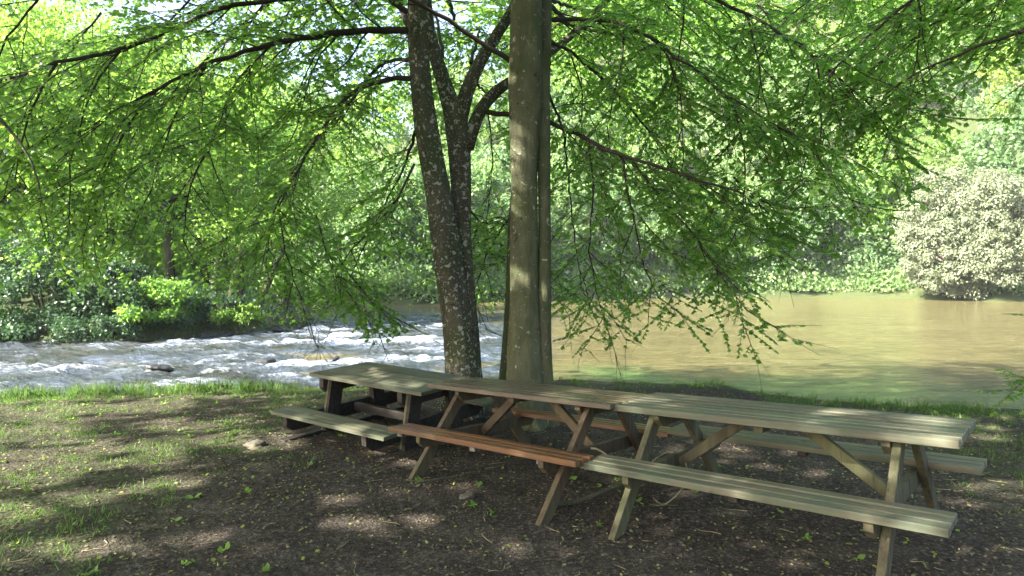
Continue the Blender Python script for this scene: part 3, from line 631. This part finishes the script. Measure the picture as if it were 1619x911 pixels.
# tree D: stands off to the right, boughs reach into the top right corner
tD=empty('tree',(9.3,5.2,0)); tag(tD,'tree beyond the right edge, its dark leafy boughs hanging into the top right corner','tree','trees on the near bank')
bD=MB(); P=smooth_path([(9.3,5.2,-.2,.3),(9.2,5.2,1.5,.22),(9.0,5.3,4,.19),(8.9,5.2,7,.14),(8.8,5.2,11,.07)],40); bD.tube(P[:,:3],P[:,3],22,flute=lumps(.04,3,5,1,.2)); bD.build('trunk',BARK,tD,smooth=True)
gD=Grow(lambda x,y: .6+0*x,lambda p:p[2]>2.75 or p[0]>7)
L_(gD,[(1900,-150,5.5),(1750,-30,5.5),(1619,52,5.6),(1520,85,5.8),(1450,112,6.0),(1400,150,6.1)],.035,.008,Lb=(.6,1.2),spawn=.18)
L_(gD,[(1900,-350,5.5),(1700,-200,5.6),(1560,-90,5.8),(1450,-10,6.1),(1370,60,6.3),(1310,120,6.4)],.04,.009,Lb=(.8,1.5),spawn=.18)
L_(gD,[(1900,-300,6.5),(1700,-120,7),(1560,-20,7.4),(1440,20,7.6),(1330,60,7.8)],.04,.009,Lb=(.8,1.6),spawn=.18)
L_(gD,[(1450,-10,6.1),(1460,60,6.2),(1440,130,6.3)],.014,.005,Lb=(.5,1.0),spawn=.18)
L_(gD,[(1800,-200,5.6),(1650,-90,6.2),(1520,10,6.7),(1400,90,7),(1300,170,7.1)],.03,.008,Lb=(.7,1.4),spawn=.16)
L_(gD,[(1700,-260,7.5),(1500,-130,7.4),(1350,-50,7.5),(1240,30,7.6),(1180,120,7.7)],.03,.008,Lb=(.8,1.5),spawn=.16)
L_(gD,[(1619,-60,6.1),(1590,-10,6.2),(1560,30,6.3)],.014,.005,Lb=(.5,1.0),spawn=.22)
for k in range(12):
    az=R.uniform(1.6,5.2); L=R.uniform(3,5); z0=R.uniform(5,9); p0=np.array([9,5.2,z0]); d=np.array([math.cos(az),math.sin(az),.2])
    gD.limb([p0,p0+d*L*.4,p0+d*L+(0,0,-.4)],.05,.015,.1,spawn=.5,Lb=(1.2,2.2),dens=.45,down=0)
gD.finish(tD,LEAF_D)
# tree E: behind the camera on the left; shades the tables, one bare twig hangs into the left edge
tE=empty('tree',(-8.2,-1.5,0)); tag(tE,'tree beyond the left edge, one bare thin branch crossing the leaves at the left','tree','trees on the near bank')
bE=MB(); P=smooth_path([(-8.2,-1.5,-.2,.36),(-8.1,-1.4,2,.27),(-7.9,-1.2,5,.22),(-7.6,-1,8,.15),(-7.4,-.8,12,.06)],40); bE.tube(P[:,:3],P[:,3],22,flute=lumps(.04,3,5,1,.2))
q=smooth_path([(-7.9,-1.2,4.6,.08),(-6.6,2,4.2,.05),(*at(-150,60,5),.02),(*at(0,185,5),.012),(*at(38,225,5),.011),(*at(60,262,5),.009),(*at(69,283,5),.008),(*at(67,322,5),.003)],50); bE.tube(q[:,:3],q[:,3],8)
bE.build('trunk',BARK_D,tE,smooth=True)
gE=Grow(lambda x,y:np.where((x<-6.5)&(y<3.5),3.2,5.0+.27*np.maximum(y,0)),None)
gE.near=False
for k in range(34):
    az=R.uniform(2.0,3.7); L=R.uniform(7,11.5); z0=R.uniform(5.5,11); p0=np.array([-7.7,-1,z0]); d=np.array([math.cos(az),math.sin(az),.2])
    gE.limb([p0,p0+d*L*.35,p0+d*L*.7,p0+d*L+(0,0,-.4)],.045,.012,.15,spawn=.6,Lb=(1.3,2.5),dens=.36,down=0)
for k in range(110):
    az=R.uniform(-1.0,2.1) if k<62 else R.uniform(1.6,5.6); L=R.uniform(3.5,9.0) if k<62 else R.uniform(3,8); z0=R.uniform(5.8,11) if k<62 else R.uniform(4.2,11); p0=np.array([-7.7,-1,z0]); d=np.array([math.cos(az),math.sin(az),.22])
    gE.limb([p0,p0+d*L*.35,p0+d*L*.7,p0+d*L+(0,0,-.4)],.045,.012,.15,spawn=.62,Lb=(1.2,2.3),dens=.36,down=0)
print('leaves E',gE.finish(tE,LEAF))

for t_ in (tA,tB,tC,tD,tE):
    for c_ in t_.children: c_.location=-t_.location

# ------------------------------------------------------------------ far and middle trees
def crown_pts(hc,rx,rz,ncl,per,cr,leaf,seed,flat=.6,bottom=-.75,shape=SH_DIA):
    r=np.random.default_rng(seed); P=[];N=[]
    for k in range(ncl):
        d=r.normal(size=3); d/=np.linalg.norm(d)
        if d[2]<bottom: d[2]=abs(d[2])
        rr=r.uniform(.45,1.0)**.6*(1+.22*math.sin(3*math.atan2(d[1],d[0])+seed)+.15*r.normal())
        c=np.array([d[0]*rx*rr,d[1]*rx*rr,hc+d[2]*rz*rr]); s=cr*r.uniform(.6,1.4)
        n=int(per*r.uniform(.6,1.3)); e=r.normal(size=(n,3)); e/=np.linalg.norm(e,axis=1)[:,None]; q=r.random(n)**.45
        p=c+e*q[:,None]*s*np.array([1,1,flat]); P.append(p); N.append(e*.5+np.array([0,0,.7])+r.normal(size=(n,3))*.45)
    P=np.concatenate(P);N=np.concatenate(N); D=r.normal(size=P.shape); D[:,2]-=.4
    S=leaf*r.uniform(.6,1.25,len(P)); return leaves_mesh(P,D,N,S,shape)
def tree_parts(name,loc,hc,rx,rz,ncl,per,cr,leaf,seed,mat,tr=.25,barkm=None,nl=9,bottom=-.75,shape=SH_DIA):
    t=empty(name,loc); r=np.random.default_rng(seed+100)
    b=MB(); P=smooth_path([(0,0,-.6,tr*1.5),(0,0,.3,tr*1.1),(r.normal()*.2,r.normal()*.2,hc*.5,tr*.8),(r.normal()*.4,r.normal()*.4,hc,tr*.5),(0,0,hc+rz*.7,tr*.15)],14); b.tube(P[:,:3],P[:,3],10,rough=.08)
    for k in range(nl):
        i=r.integers(4,11); az=r.uniform(0,6.28); q0=P[i,:3]; d=np.array([math.cos(az),math.sin(az),r.uniform(.1,.8)])*rx*r.uniform(.5,.85)
        Q=smooth_path([(*q0,P[i,3]*.6),(*(q0+d*.5+(0,0,.2)),P[i,3]*.35),(*(q0+d),P[i,3]*.12)],8); b.tube(Q[:,:3],Q[:,3],6)
    b.build('trunk',barkm or BARK_F,t,smooth=True)
    V,f,n=crown_pts(hc,rx,rz,ncl,per,cr,leaf,seed,bottom=bottom,shape=shape); mesh_obj('crown',V,f,n,mat,t)
    return t
def copy_thing(src,loc,rz,sc,label,cat,group):
    r=src.copy(); C.objects.link(r); r.location=loc; r.rotation_euler=(0,0,rz); r.scale=(sc,sc,sc)
    for ch in src.children:
        c=ch.copy(); C.objects.link(c); c.parent=r
    tag(r,label,cat,group); return r
def gz(x,y): return float(ground_z(np.array([x]),np.array([y]))[0])
def X_at(px,Y): return (px-CX)/F*Y

# left bank: individual trees along its shore
protoL=None; lb=[(20,27,1.05,'crown overhanging the dark shrub'),(150,30,1.1,''),(270,28.5,.95,''),(380,30,.9,''),(455,32,.85,''),(-110,28,1.1,''),(90,36,1.3,''),(330,38,1.25,'')]
LL=['bright green tree rising behind the glossy dark shrub on the left bank','tall leafy tree on the left bank, second from the picture edge','slim leafy tree in the middle of the left bank','leafy tree leaning over the rapids near the tip of the left bank','last tree at the tip of the left bank, its trunk bare at the water','leafy tree at the far left edge of the left bank','tall tree of the second row above the dark shrub on the left bank','tall tree of the second row behind the bare trunks on the left bank']
prL=[tree_parts('bank_tree',(0,0,0),6.6,4.0,5.4,95,260,1.15,.17,5,LEAF_L,.2),tree_parts('bank_tree',(0,0,0),6.2,3.6,5.0,90,260,1.1,.17,6,LEAF,.17)]
for i,(px,Y,s,_) in enumerate(lb):
    x=X_at(px,Y); loc=(x,Y,gz(x,Y)-.1); src=prL[i%2]
    if i<2:
        src.location=loc; src.scale=(s,s,s); src.rotation_euler=(0,0,i*2.1); tag(src,LL[i],'tree','trees on the left bank'); 
    else: copy_thing(src,loc,i*1.7,s,LL[i],'tree','trees on the left bank')
# bare leaning trunks at the tip
for i,(px,py,Y,ln,lab) in enumerate([(332,520,26.3,.3,'leftmost of the three short bare trunks at the tip of the left bank'),(358,520,26.6,.5,'middle one of the three short bare trunks at the tip of the left bank'),(405,515,27.2,.9,'stoutest and most slanted of the three bare trunks at the tip of the left bank')]):
    x=X_at(px,Y); z=gz(x,Y); b=MB(); P=smooth_path([(x,Y,z-.3,.22),(x+.1,Y,z+.5,.17),(x+ln*.6,Y+.1,z+1.6,.14),(x+ln*1.2,Y+.3,z+3.2,.1)],16); t=empty('bare_trunk',(x,Y,z))
    P[:,:3]-=np.array([x,Y,z]); b.tube(P[:,:3],P[:,3],10,rough=.1); b.build('trunk',BARK_D,t,smooth=True); tag(t,lab,'tree','bare trunks on the left bank')
    V,f,n=crown_pts(3.6,1.0,.7,12,70,.5,.13,300+i); mesh_obj('crown',V+np.array([ln*1.2,.3,0]),f,n,LEAF_L,t)
# shrubs on the left bank's edge
def shrub(name,px,Y,h,rx,mat,leaf,seed,label,ncl=40,per=180,shape=SH_DIA,zoff=0):
    x=X_at(px,Y); t=empty(name,(x,Y,gz(x,Y)-.1+zoff)); b=MB(); r=np.random.default_rng(seed)
    for k in range(9):
        az=r.uniform(0,6.28); e=np.array([math.cos(az)*rx*.5,math.sin(az)*rx*.5,h*.75]); b.tube([(0,0,-.2),e*.5+(0,0,h*.15),e],[.05,.035,.01],5,cap=False)
    b.build('stems',BARK_D,t,smooth=True)
    V,f,n=crown_pts(h*.55,rx,h*.5,ncl,per,rx*.32,leaf,seed,flat=.7,bottom=-.9,shape=shape); mesh_obj('foliage',V,f,n,mat,t)
    tag(t,label,'shrub','shrubs along the banks'); return t
shrub('shrub',75,24.2,3.1,2.6,LEAF_B,.15,21,'large dark glossy shrub overhanging the water at the left',70,230)
shrub('shrub',170,23.9,2.3,1.5,LEAF_B,.14,22,'smaller dark shrub joined to the right side of the large glossy one',40,190)
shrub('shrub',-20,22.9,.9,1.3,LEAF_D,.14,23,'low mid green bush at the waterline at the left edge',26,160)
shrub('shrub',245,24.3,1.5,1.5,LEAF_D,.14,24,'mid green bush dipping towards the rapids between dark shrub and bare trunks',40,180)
shrub('shrub',300,24.9,1.4,1.2,LEAF_B,.13,25,'low dark bush left of the bare trunks',26,150)
shrub('shrub',385,25.6,.7,1.0,LEAF_L,.12,26,'low bright bush under the slanted bare trunk',20,130)
shrub('shrub',130,22.9,.7,1.5,LEAF_B,.12,27,'low fringe of green growth at the foot of the dark shrubs',24,150)
def woodland(name,spots,seed,mats,leaf,ncl,per,cr,label_kind='stuff'):
    Vs=[];fs=[];ns=[];k=0;mi=[]; r=np.random.default_rng(seed); protos=[]
    for j in range(3): protos.append(crown_pts(0,1.0,1.3,ncl,per,cr,leaf,seed+j))
    b=MB()
    for (x,y,z,h,rx) in spots:
        V,f,n=protos[r.integers(3)]; a=r.uniform(0,6.28); M=np.array([[math.cos(a),math.sin(a),0],[-math.sin(a),math.cos(a),0],[0,0,1]])
        V2=(V@M)*np.array([rx,rx,h*.38])+np.array([x,y,z+h*.55]); Vs.append(V2);fs.append(f+k);ns.append(n);k+=len(V2);mi+= [r.integers(len(mats))]*len(n)
    return mesh_obj(name,np.concatenate(Vs),np.concatenate(fs),np.concatenate(ns),mats,mat_idx=mi)
r=np.random.default_rng(77); sp=[]
for k in range(26):
    y=r.uniform(40,58) if k<18 else r.uniform(33,42); px=r.uniform(-200,380); x=X_at(px,y); sp.append((x,y,gz(x,y),r.uniform(11,15.5),r.uniform(3.6,5.2)))
wl=woodland('woodland',sp,31,[LEAF_L,LEAF,LEAF_F],.085,85,90,.27); tag(wl,'green wood behind the left bank trees','wood',kind='stuff')
# far bank: shore trees
prF=[tree_parts('far_tree',(0,0,0),8.0,5.2,6.6,110,130,1.5,.42,41,LEAF_F,.3,bottom=-.95),tree_parts('far_tree',(0,0,0),7.5,5.6,6.2,110,130,1.6,.42,42,LEAF_F2,.3,bottom=-.95),tree_parts('far_tree',(0,0,0),7.0,4.6,6.0,100,130,1.4,.42,43,LEAF_L,.3,bottom=-.95)]
fl=[(560,62,.9,0),(640,61,.85,1),(700,63,.95,0),(770,68,1.0,1),(880,73,1.0,0),(950,74,.9,1),(1020,77,1.05,0),(1090,78,1.0,2),(1160,79,1.0,0),(1235,80,1.05,1),(1310,80,1.0,1),(1375,79,.95,0),(1420,78,1.2,2),(1640,70,1.2,1)]
FLb=['seen just left of the twin stemmed tree','seen behind the left stem of the twin tree','seen between the two near trees, left half','seen between the two near trees, right half','next to the right side of the tall grey trunk','second tree to the right of the tall grey trunk','third tree to the right of the tall grey trunk','yellower tree above the hanging bough on the right','pale tree over the open brown water','darker tree over the middle of the open water','dark tree over the sandy spot of the far shore','tree second left of the pale round willow','bright tall tree touching the left side of the pale willow','dark tree behind the pale willow at the right edge']
used=set()
for i,(px,Y,s,k) in enumerate(fl):
    x=X_at(px,Y); loc=(x,Y,gz(x,Y)-.4); lab='far bank tree '+FLb[i]
    if k not in used:
        used.add(k); o=prF[k]; o.location=loc; o.scale=(s,s,s); tag(o,lab,'tree','trees along the far bank')
    else: copy_thing(prF[k],loc,i*1.3,s,lab,'tree','trees along the far bank')
sp=[]; r=np.random.default_rng(78)
for row,(y0,y1,n) in enumerate([(86,96,16),(98,112,18),(115,135,20),(138,165,20)]):
    for k in range(n):
        y=r.uniform(y0,y1); px=-0+ (k+r.uniform(.1,.9))/n*1750; 
        if 440<px<720 and row>0 and r.random()<.75: continue
        x=X_at(px,y); sp.append((x,y,gz(x,y),r.uniform(13,19),r.uniform(5,7.5)))
wl=woodland('woodland',sp,51,[LEAF_F,LEAF_F2,LEAF_F,LEAF_L],.11,70,60,.3); tag(wl,'pale wooded hillside rising beyond the river','wood',kind='stuff')
# undergrowth on the far shore
def fringe(name,pts,mat,leaf,label,seed,hh,dens):
    r=np.random.default_rng(seed);P=[];
    for (x,y) in pts:
        n=dens; q=np.stack([x+r.normal(size=n)*1.3,y+r.normal(size=n)*.8,np.zeros(n)],1); q[:,2]=ground_z(q[:,0],q[:,1])+r.random(n)*hh*r.uniform(.15,1.7); P.append(q)
    P=np.concatenate(P);P=P[P[:,2]>WZ+.0]; n=len(P); D=r.normal(size=(n,3));D[:,2]=abs(D[:,2])+.3; N=r.normal(size=(n,3));N[:,2]+=.6
    V,f,c=leaves_mesh(P,D,N,leaf*r.uniform(.6,1.3,n)); o=mesh_obj(name,V,f,c,mat); tag(o,label,'undergrowth',kind='stuff')
px=np.linspace(430,1640,120); pts=[]
for p in px:
    Y=70.
    for _ in range(12): Y=np.interp(X_at(p,Y),FX,FY)
    pts.append((X_at(p,Y+2.2),Y+2.2))
fringe('undergrowth',pts,LEAF_F,.38,'pale green undergrowth along the far shore',3,1.8,150)
fringe('undergrowth',[(a_+r.normal()*1.0,b_+1.5+r.random()*3) for a_,b_ in pts for _ in (0,1)],LEAF_F2,.42,'taller darker undergrowth beneath the trees of the far shore',8,5.0,170)
pts=[(x,22.9+r.uniform(.3,1.6)) for x in np.linspace(-26,-14,26)]+[(-13+.3*k,24+.28*k+r.uniform(.2,1.2)) for k in range(12)]
fringe('undergrowth',pts,LEAF_B,.13,'low green growth on the earth of the left bank',4,.7,170)
shrub('shrub',15,22.9,.8,1.4,LEAF_B,.12,28,'low dark growth hanging over the water below the large glossy shrub',26,160)
shrub('shrub',205,23.2,.7,1.2,LEAF_B,.12,29,'low dark sprawling bush dipping into the rapids in the middle of the left bank',24,150)
# willow
def willow():
    Y=66; px=1530; x=X_at(px,Y); z=gz(x,Y); t=empty('willow',(x,Y,z-.3)); r=np.random.default_rng(91); b=MB()
    for k in range(12):
        az=r.uniform(0,6.28); e=np.array([math.cos(az)*4.5,math.sin(az)*4.5,8*r.uniform(.6,1)]); b.tube([(0,0,-.3),e*.45+(0,0,1),e],[.3,.16,.04],7,cap=False)
    b.build('trunk',BARK_P,t,smooth=True); P=[];D=[];N=[]
    for k in range(420):
        d=r.normal(size=3);d/=np.linalg.norm(d); d[2]=d[2]*.85+.2
        rr=r.uniform(.7,1.0)*(1+.14*math.sin(4*math.atan2(d[1],d[0])+1)+.1*math.sin(5*d[2]+3*d[0])); c=np.array([d[0]*6.8*rr,d[1]*6.8*rr,5.0+d[2]*7.6*rr]); 
        if c[2]<.3: c[2]=.3+r.random()*.8
        n=230; e=r.normal(size=(n,3)); e/=np.linalg.norm(e,axis=1)[:,None]; q=r.random(n)**.5
        P.append(c+e*q[:,None]*np.array([1.05,1.05,.75])*r.uniform(.45,1.45)); N.append(e+np.array([0,0,.4])); 
        dd=r.normal(size=(n,3))*.5; dd[:,2]-=.5; D.append(dd+e*.6)
    P=np.concatenate(P); V,f,n=leaves_mesh(P,np.concatenate(D),np.concatenate(N),r.uniform(.18,.36,len(P)),SH_DIA*np.array([.8,1])); mesh_obj('crown',V,f,n,LEAF_W,t)
    tag(t,'big pale silvery round willow leaning over the far shore at the right','tree')
willow()
# yellow-green tree with pale bare twigs at the far right
t=tree_parts('tree',(0,0,0),9.5,4.6,4.5,60,90,1.1,.34,61,LEAF_Y,.22,barkm=BARK_P,nl=18); Y=71; x=X_at(1640,Y); t.location=(x,Y,gz(x,Y)+2.5); t.scale=(1.35,1.35,1.5); tag(t,'yellow green tree with bare pinkish branches above the willow at the right edge','tree')

# ------------------------------------------------------------------ near ground cover
def scatter(n,x0,x1,y0,y1,dens): 
    x=R.uniform(x0,x1,n);y=R.uniform(y0,y1,n); k=R.random(n)<dens(x,y); return x[k],y[k]
def in_view(x,y): return np.abs(x)<.86*y+.5
# litter
x,y=scatter(95000,-8.5,9,3.0,10.6,lambda x,y: in_view(x,y)*(np.interp(x,NX,NY)-y>-.3)*np.clip(.35+1.3*vnoise(x*1.4,y*1.4,131),0,1)*np.clip(5.5/y,0,1))
z=ground_z(x,y)+.006; n=len(x); D=rnd_dir(n);D[:,2]*=.25; N=np.array([0,0,1.])+R.normal(size=(n,3))*.45
V,f,c=leaves_mesh(np.stack([x,y,z],1),D,N,R.uniform(.009,.03,n),SH_OVAL); o=mesh_obj('leaf_litter',V,f,c,LITTER); tag(o,'dry brown and yellowish leaf litter on the bare earth','leaf litter',kind='stuff')
# fresh fallen leaves, yellow green
x,y=scatter(4200,-8,8,3.0,10.0,lambda x,y: in_view(x,y)*(np.interp(x,NX,NY)-y>0)*np.clip(.1+1.1*vnoise(x*.9,y*.9,141),0,1))
z=ground_z(x,y)+.012; n=len(x); D=rnd_dir(n);D[:,2]*=.25; N=np.array([0,0,1.])+R.normal(size=(n,3))*.35
V,f,c=leaves_mesh(np.stack([x,y,z],1),D,N,R.uniform(.012,.034,n),SH_LOBE); o=mesh_obj('fallen_leaves',V,f,c,LEAF_Y); tag(o,'fallen yellow green leaves scattered over the earth','leaves',kind='stuff')
# grass
def grass(name,x,y,h,mat,label,lean=.45,wd=1.0):
    n=len(x); z=ground_z(x,y)-.01; D=R.normal(size=(n,3))*lean; D[:,2]=1; N=rnd_dir(n);N[:,2]*=.2
    V,f,c=leaves_mesh(np.stack([x,y,z],1),D,N,h,SH_THIN*np.array([wd,1])); o=mesh_obj(name,V,f,c,mat); tag(o,label,'grass',kind='stuff')
def tufts(n,per,x0,x1,y0,y1,dens,sp):
    x,y=scatter(n,x0,x1,y0,y1,dens); x=np.repeat(x,per)+R.normal(size=len(x)*per)*sp; y=np.repeat(y,per)+R.normal(size=len(y)*per)*sp; return x,y
edge=lambda x,y: np.interp(x,NX,NY)-y
x,y=tufts(9000,20,-9,9,3,10.8,lambda x,y: in_view(x,y)*green_mask(x,y)*(edge(x,y)>-.2)*(vnoise(x*2.1,y*2.1,151)>.38),.045)
grass('grass',x,y,R.uniform(.025,.085,len(x)),GRASS,'sparse short grass growing in patches through the earth',.6,.45)
x,y=tufts(1700,26,-9,9,7,11.,lambda x,y: (np.abs(edge(x,y)-.1)<.38)*np.where(x<-2.6,1.0,np.where(x>.5,.5,.25))*(vnoise(x*1.7,y*1.7,161)>np.where(x<-4,.22,.42)),.06)
grass('grass',x,y,R.uniform(.06,.2,len(x))*np.where(x<-3,1.15,.8),GRASS,'brighter taller grass fringing the edge of the near bank',.45,.32)
# broad-leaved weeds
x,y=scatter(230,-7,8,3.2,9.5,lambda x,y:in_view(x,y)*(edge(x,y)>.1)*np.where(x<-1.5,.9,.45)); per=7
xx=np.repeat(x,per)+R.normal(size=len(x)*per)*.015; yy=np.repeat(y,per)+R.normal(size=len(x)*per)*.015; n=len(xx); D=R.normal(size=(n,3));D[:,2]=abs(D[:,2])*.6+.35; N=R.normal(size=(n,3))*.3+(0,0,1)
V,f,c=leaves_mesh(np.stack([xx,yy,ground_z(xx,yy)+.01],1),D,N,R.uniform(.018,.055,n),SH_OVAL); o=mesh_obj('weeds',V,f,c,LEAF_L); tag(o,'small broad leaved green weeds dotted over the earth','weeds',kind='stuff')
# twigs on the ground
b=MB(); x,y=scatter(480,-7,8,3.0,9.5,lambda x,y:in_view(x,y)*(edge(x,y)>.1))
for a_,c_ in zip(x,y):
    L=R.uniform(.04,.18); th=R.uniform(0,6.28); p=[(a_+math.cos(th)*L*k+R.normal()*.008,c_+math.sin(th)*L*k+R.normal()*.008) for k in (0,.35,.7,1)]
    z=ground_z([q[0] for q in p],[q[1] for q in p])+.008; b.tube([(q[0],q[1],zz_) for q,zz_ in zip(p,z)],[.003,.0028,.0022,.001],4,cap=False)
o=b.build('twig_litter',DEAD,None,True); tag(o,'thin dry twigs strewn over the earth','twigs',kind='stuff')

# ------------------------------------------------------------------ branches and stones
def stick(name,pts,r0,r1,mat,label,cat='branch',side=()):
    P=smooth_path([(*p,r0+(r1-r0)*i/(len(pts)-1)) for i,p in enumerate(pts)],40); P[1:-1,:3]+=R.normal(size=(38,3))*.002
    c=P[0,:3].copy(); b=MB(); b.tube(P[:,:3]-c,P[:,3],8,rough=.1)
    for s in side: b.tube(np.array(s)-c,np.linspace(r1*1.2,r1*.6,len(s)),6)
    o=b.build(name,mat,None,True); o.location=c; tag(o,label,cat); return o
stick('fallen_branch',[at(934,709,4.75),at(946,707,4.75),at(960,718,4.72),at(968,735,4.6),at(985,756,4.5),at(1005,773,4.42),at(1020,770,4.5),at(1032,728,4.6),at(1045,717,4.7),at(1064,713,4.75),at(1077,718,4.72),at(1086,733,4.62),at(1089,752,4.5),at(1078,774,4.42),at(1067,787,4.36),at(1050,804,4.32),at(1038,797,4.3),at(1033,787,4.3)],.008,.005,DEAD,
 'curved pale dead branch looped through the frame of the greenish table')
stick('fallen_pole',[np.array([*at(868,812,4.62)[:2],.03]),np.array([*at(925,792,4.75)[:2],.03]),at(975,768,4.85),at(1010,757,4.9),at(1060,735,5.0)],.02,.016,BARK_D,'dark thin pole lying from a foot of the brown table towards the greenish one')
stick('fallen_pole',[np.array([*at(656,755,5.1)[:2],.045]),np.array([*at(700,744,5.2)[:2],.05]),np.array([*at(760,728,5.4)[:2],.05])],0.008,.008,BARK_D,'thin dark stick lying at the left foot of the brown table')
stick('driftwood',[at(1400,638,8.6)+np.array([0,0,.0]),at(1415,645,8.55),at(1440,651,8.5),at(1470,655,8.4)],.03,.015,BARK_D,'dark bent driftwood branch on the grassy edge of the bank at the right')
def stone(name,loc,s,mat,label,cat,seed,group=None):
    r=np.random.default_rng(seed); import bmesh as bmm
    bm=bmm.new(); bmm.ops.create_icosphere(bm,subdivisions=4,radius=1)
    ph=r.uniform(0,6,12)
    for v in bm.verts:
        c=v.co.copy(); k=1+.18*math.sin(c.x*2.3+ph[0])*math.cos(c.y*2.7+ph[1])+.12*math.sin(c.z*4+ph[2]+c.x*3)+.06*math.sin(c.x*7+ph[3])*math.sin(c.y*8+ph[4])
        v.co=Vector((c.x*k*s[0],c.y*k*s[1],c.z*k*s[2]))
    me=bpy.data.meshes.new(name); bm.to_mesh(me); bm.free(); me.materials.append(mat)
    for p in me.polygons: p.use_smooth=True
    o=bpy.data.objects.new(name,me); C.objects.link(o); o.location=loc; o.rotation_euler=(0,0,seed); tag(o,label,cat,group)
for i,(px,py,s,lab) in enumerate([(252,583,.22,'dark wet rock standing out of the white rapids at the left'),(418,575,.26,'rounded dark wet rock in the rapids nearer the tables'),(122,578,.16,'dull brown rock half covered by foam, left of the other rocks'),(528,568,.14,'small dark rock in the white water just above the pale table')]):
    Y=(H-WZ-.05)/((py-440)/F); p=at(px,py,Y); stone('river_rock',(p[0],p[1],WZ+.03),(s*1.3,s,s*.6),STONE,lab,'rock',i+1,'rocks in the rapids')
# rocks at the tip of the left bank
for i,(px,Y,s,lab) in enumerate([(435,27.3,.5,'dark rock under the branches at the tip of the left bank'),(462,28.6,.38,'outermost dark rock where the left bank meets the open rapids'),(395,25.6,.4,'brown rock at the waterline below the slanted bare trunk'),(340,24.9,.45,'broad rock at the waterline below the leftmost bare trunk')]):
    x=X_at(px,Y); stone('bank_rock',(x,Y,WZ+.02),(s*1.8,s,s*.5),STONE,lab,'rock',i+20,'rocks on the left bank shore')
p=at(403,690,6.2); stone('stone',(p[0],p[1],gz(p[0],p[1])+.01),(.13,.1,.045),STONE2,'flat low mound of soil on the earth left of the pale table','stone',40)  # stands for a low soil mound, built with the stone shape and material
p=at(738,787,4.85); stone('stone',(p[0],p[1],gz(p[0],p[1])+.01),(.06,.05,.025),STONE2,'small pale stone on the earth in front of the brown bench','stone',41)
# sprig of a shrub at the right edge
t=empty('shrub',(6.1,6.3,gz(6.1,6.3))); g=Grow(None,None)
g.tw.tube([(0,0,-.1),(-.05,0,.4),(-.15,0,.75)],[.02,.016,.01],6)
for z_,d,L in ((.7,(-1,-.05,.12),1.05),(.6,(-.9,.15,.2),.95),(.5,(-1,.1,-.02),.8),(.75,(-.6,.2,.5),.7),(.7,(.3,.1,.9),.7),(.6,(.8,0,.4),.8),(.4,(-.8,-.3,.1),.7),(.75,(-.9,0,.02),.75)):
    d=np.array(d,float);d/=np.linalg.norm(d); g.branch(np.array([-.1,0,z_]),d,L,.009,.07,.012,1.1)
g.finish(t,LEAF_L,SH_OVAL); tag(t,'bright green leafy sprigs of a shrub reaching in at the right edge above the bank','shrub')

# ------------------------------------------------------------------ haze
b=MB(); b.box(-640,640,-80,980,-3,112,.01)
m=bpy.data.materials.new('haze_air'); m.use_nodes=True; m.node_tree.nodes.clear(); o_=m.node_tree.nodes.new('ShaderNodeOutputMaterial'); pv=m.node_tree.nodes.new('ShaderNodeVolumePrincipled')
pv.inputs['Color'].default_value=(.86,.95,1,1); pv.inputs['Density'].default_value=HAZE; pv.inputs['Anisotropy'].default_value=.0; m.node_tree.links.new(pv.outputs[0],o_.inputs['Volume'])
o=b.build('haze',m); tag(o,'thin pale haze in the air over the river','haze',kind='stuff')
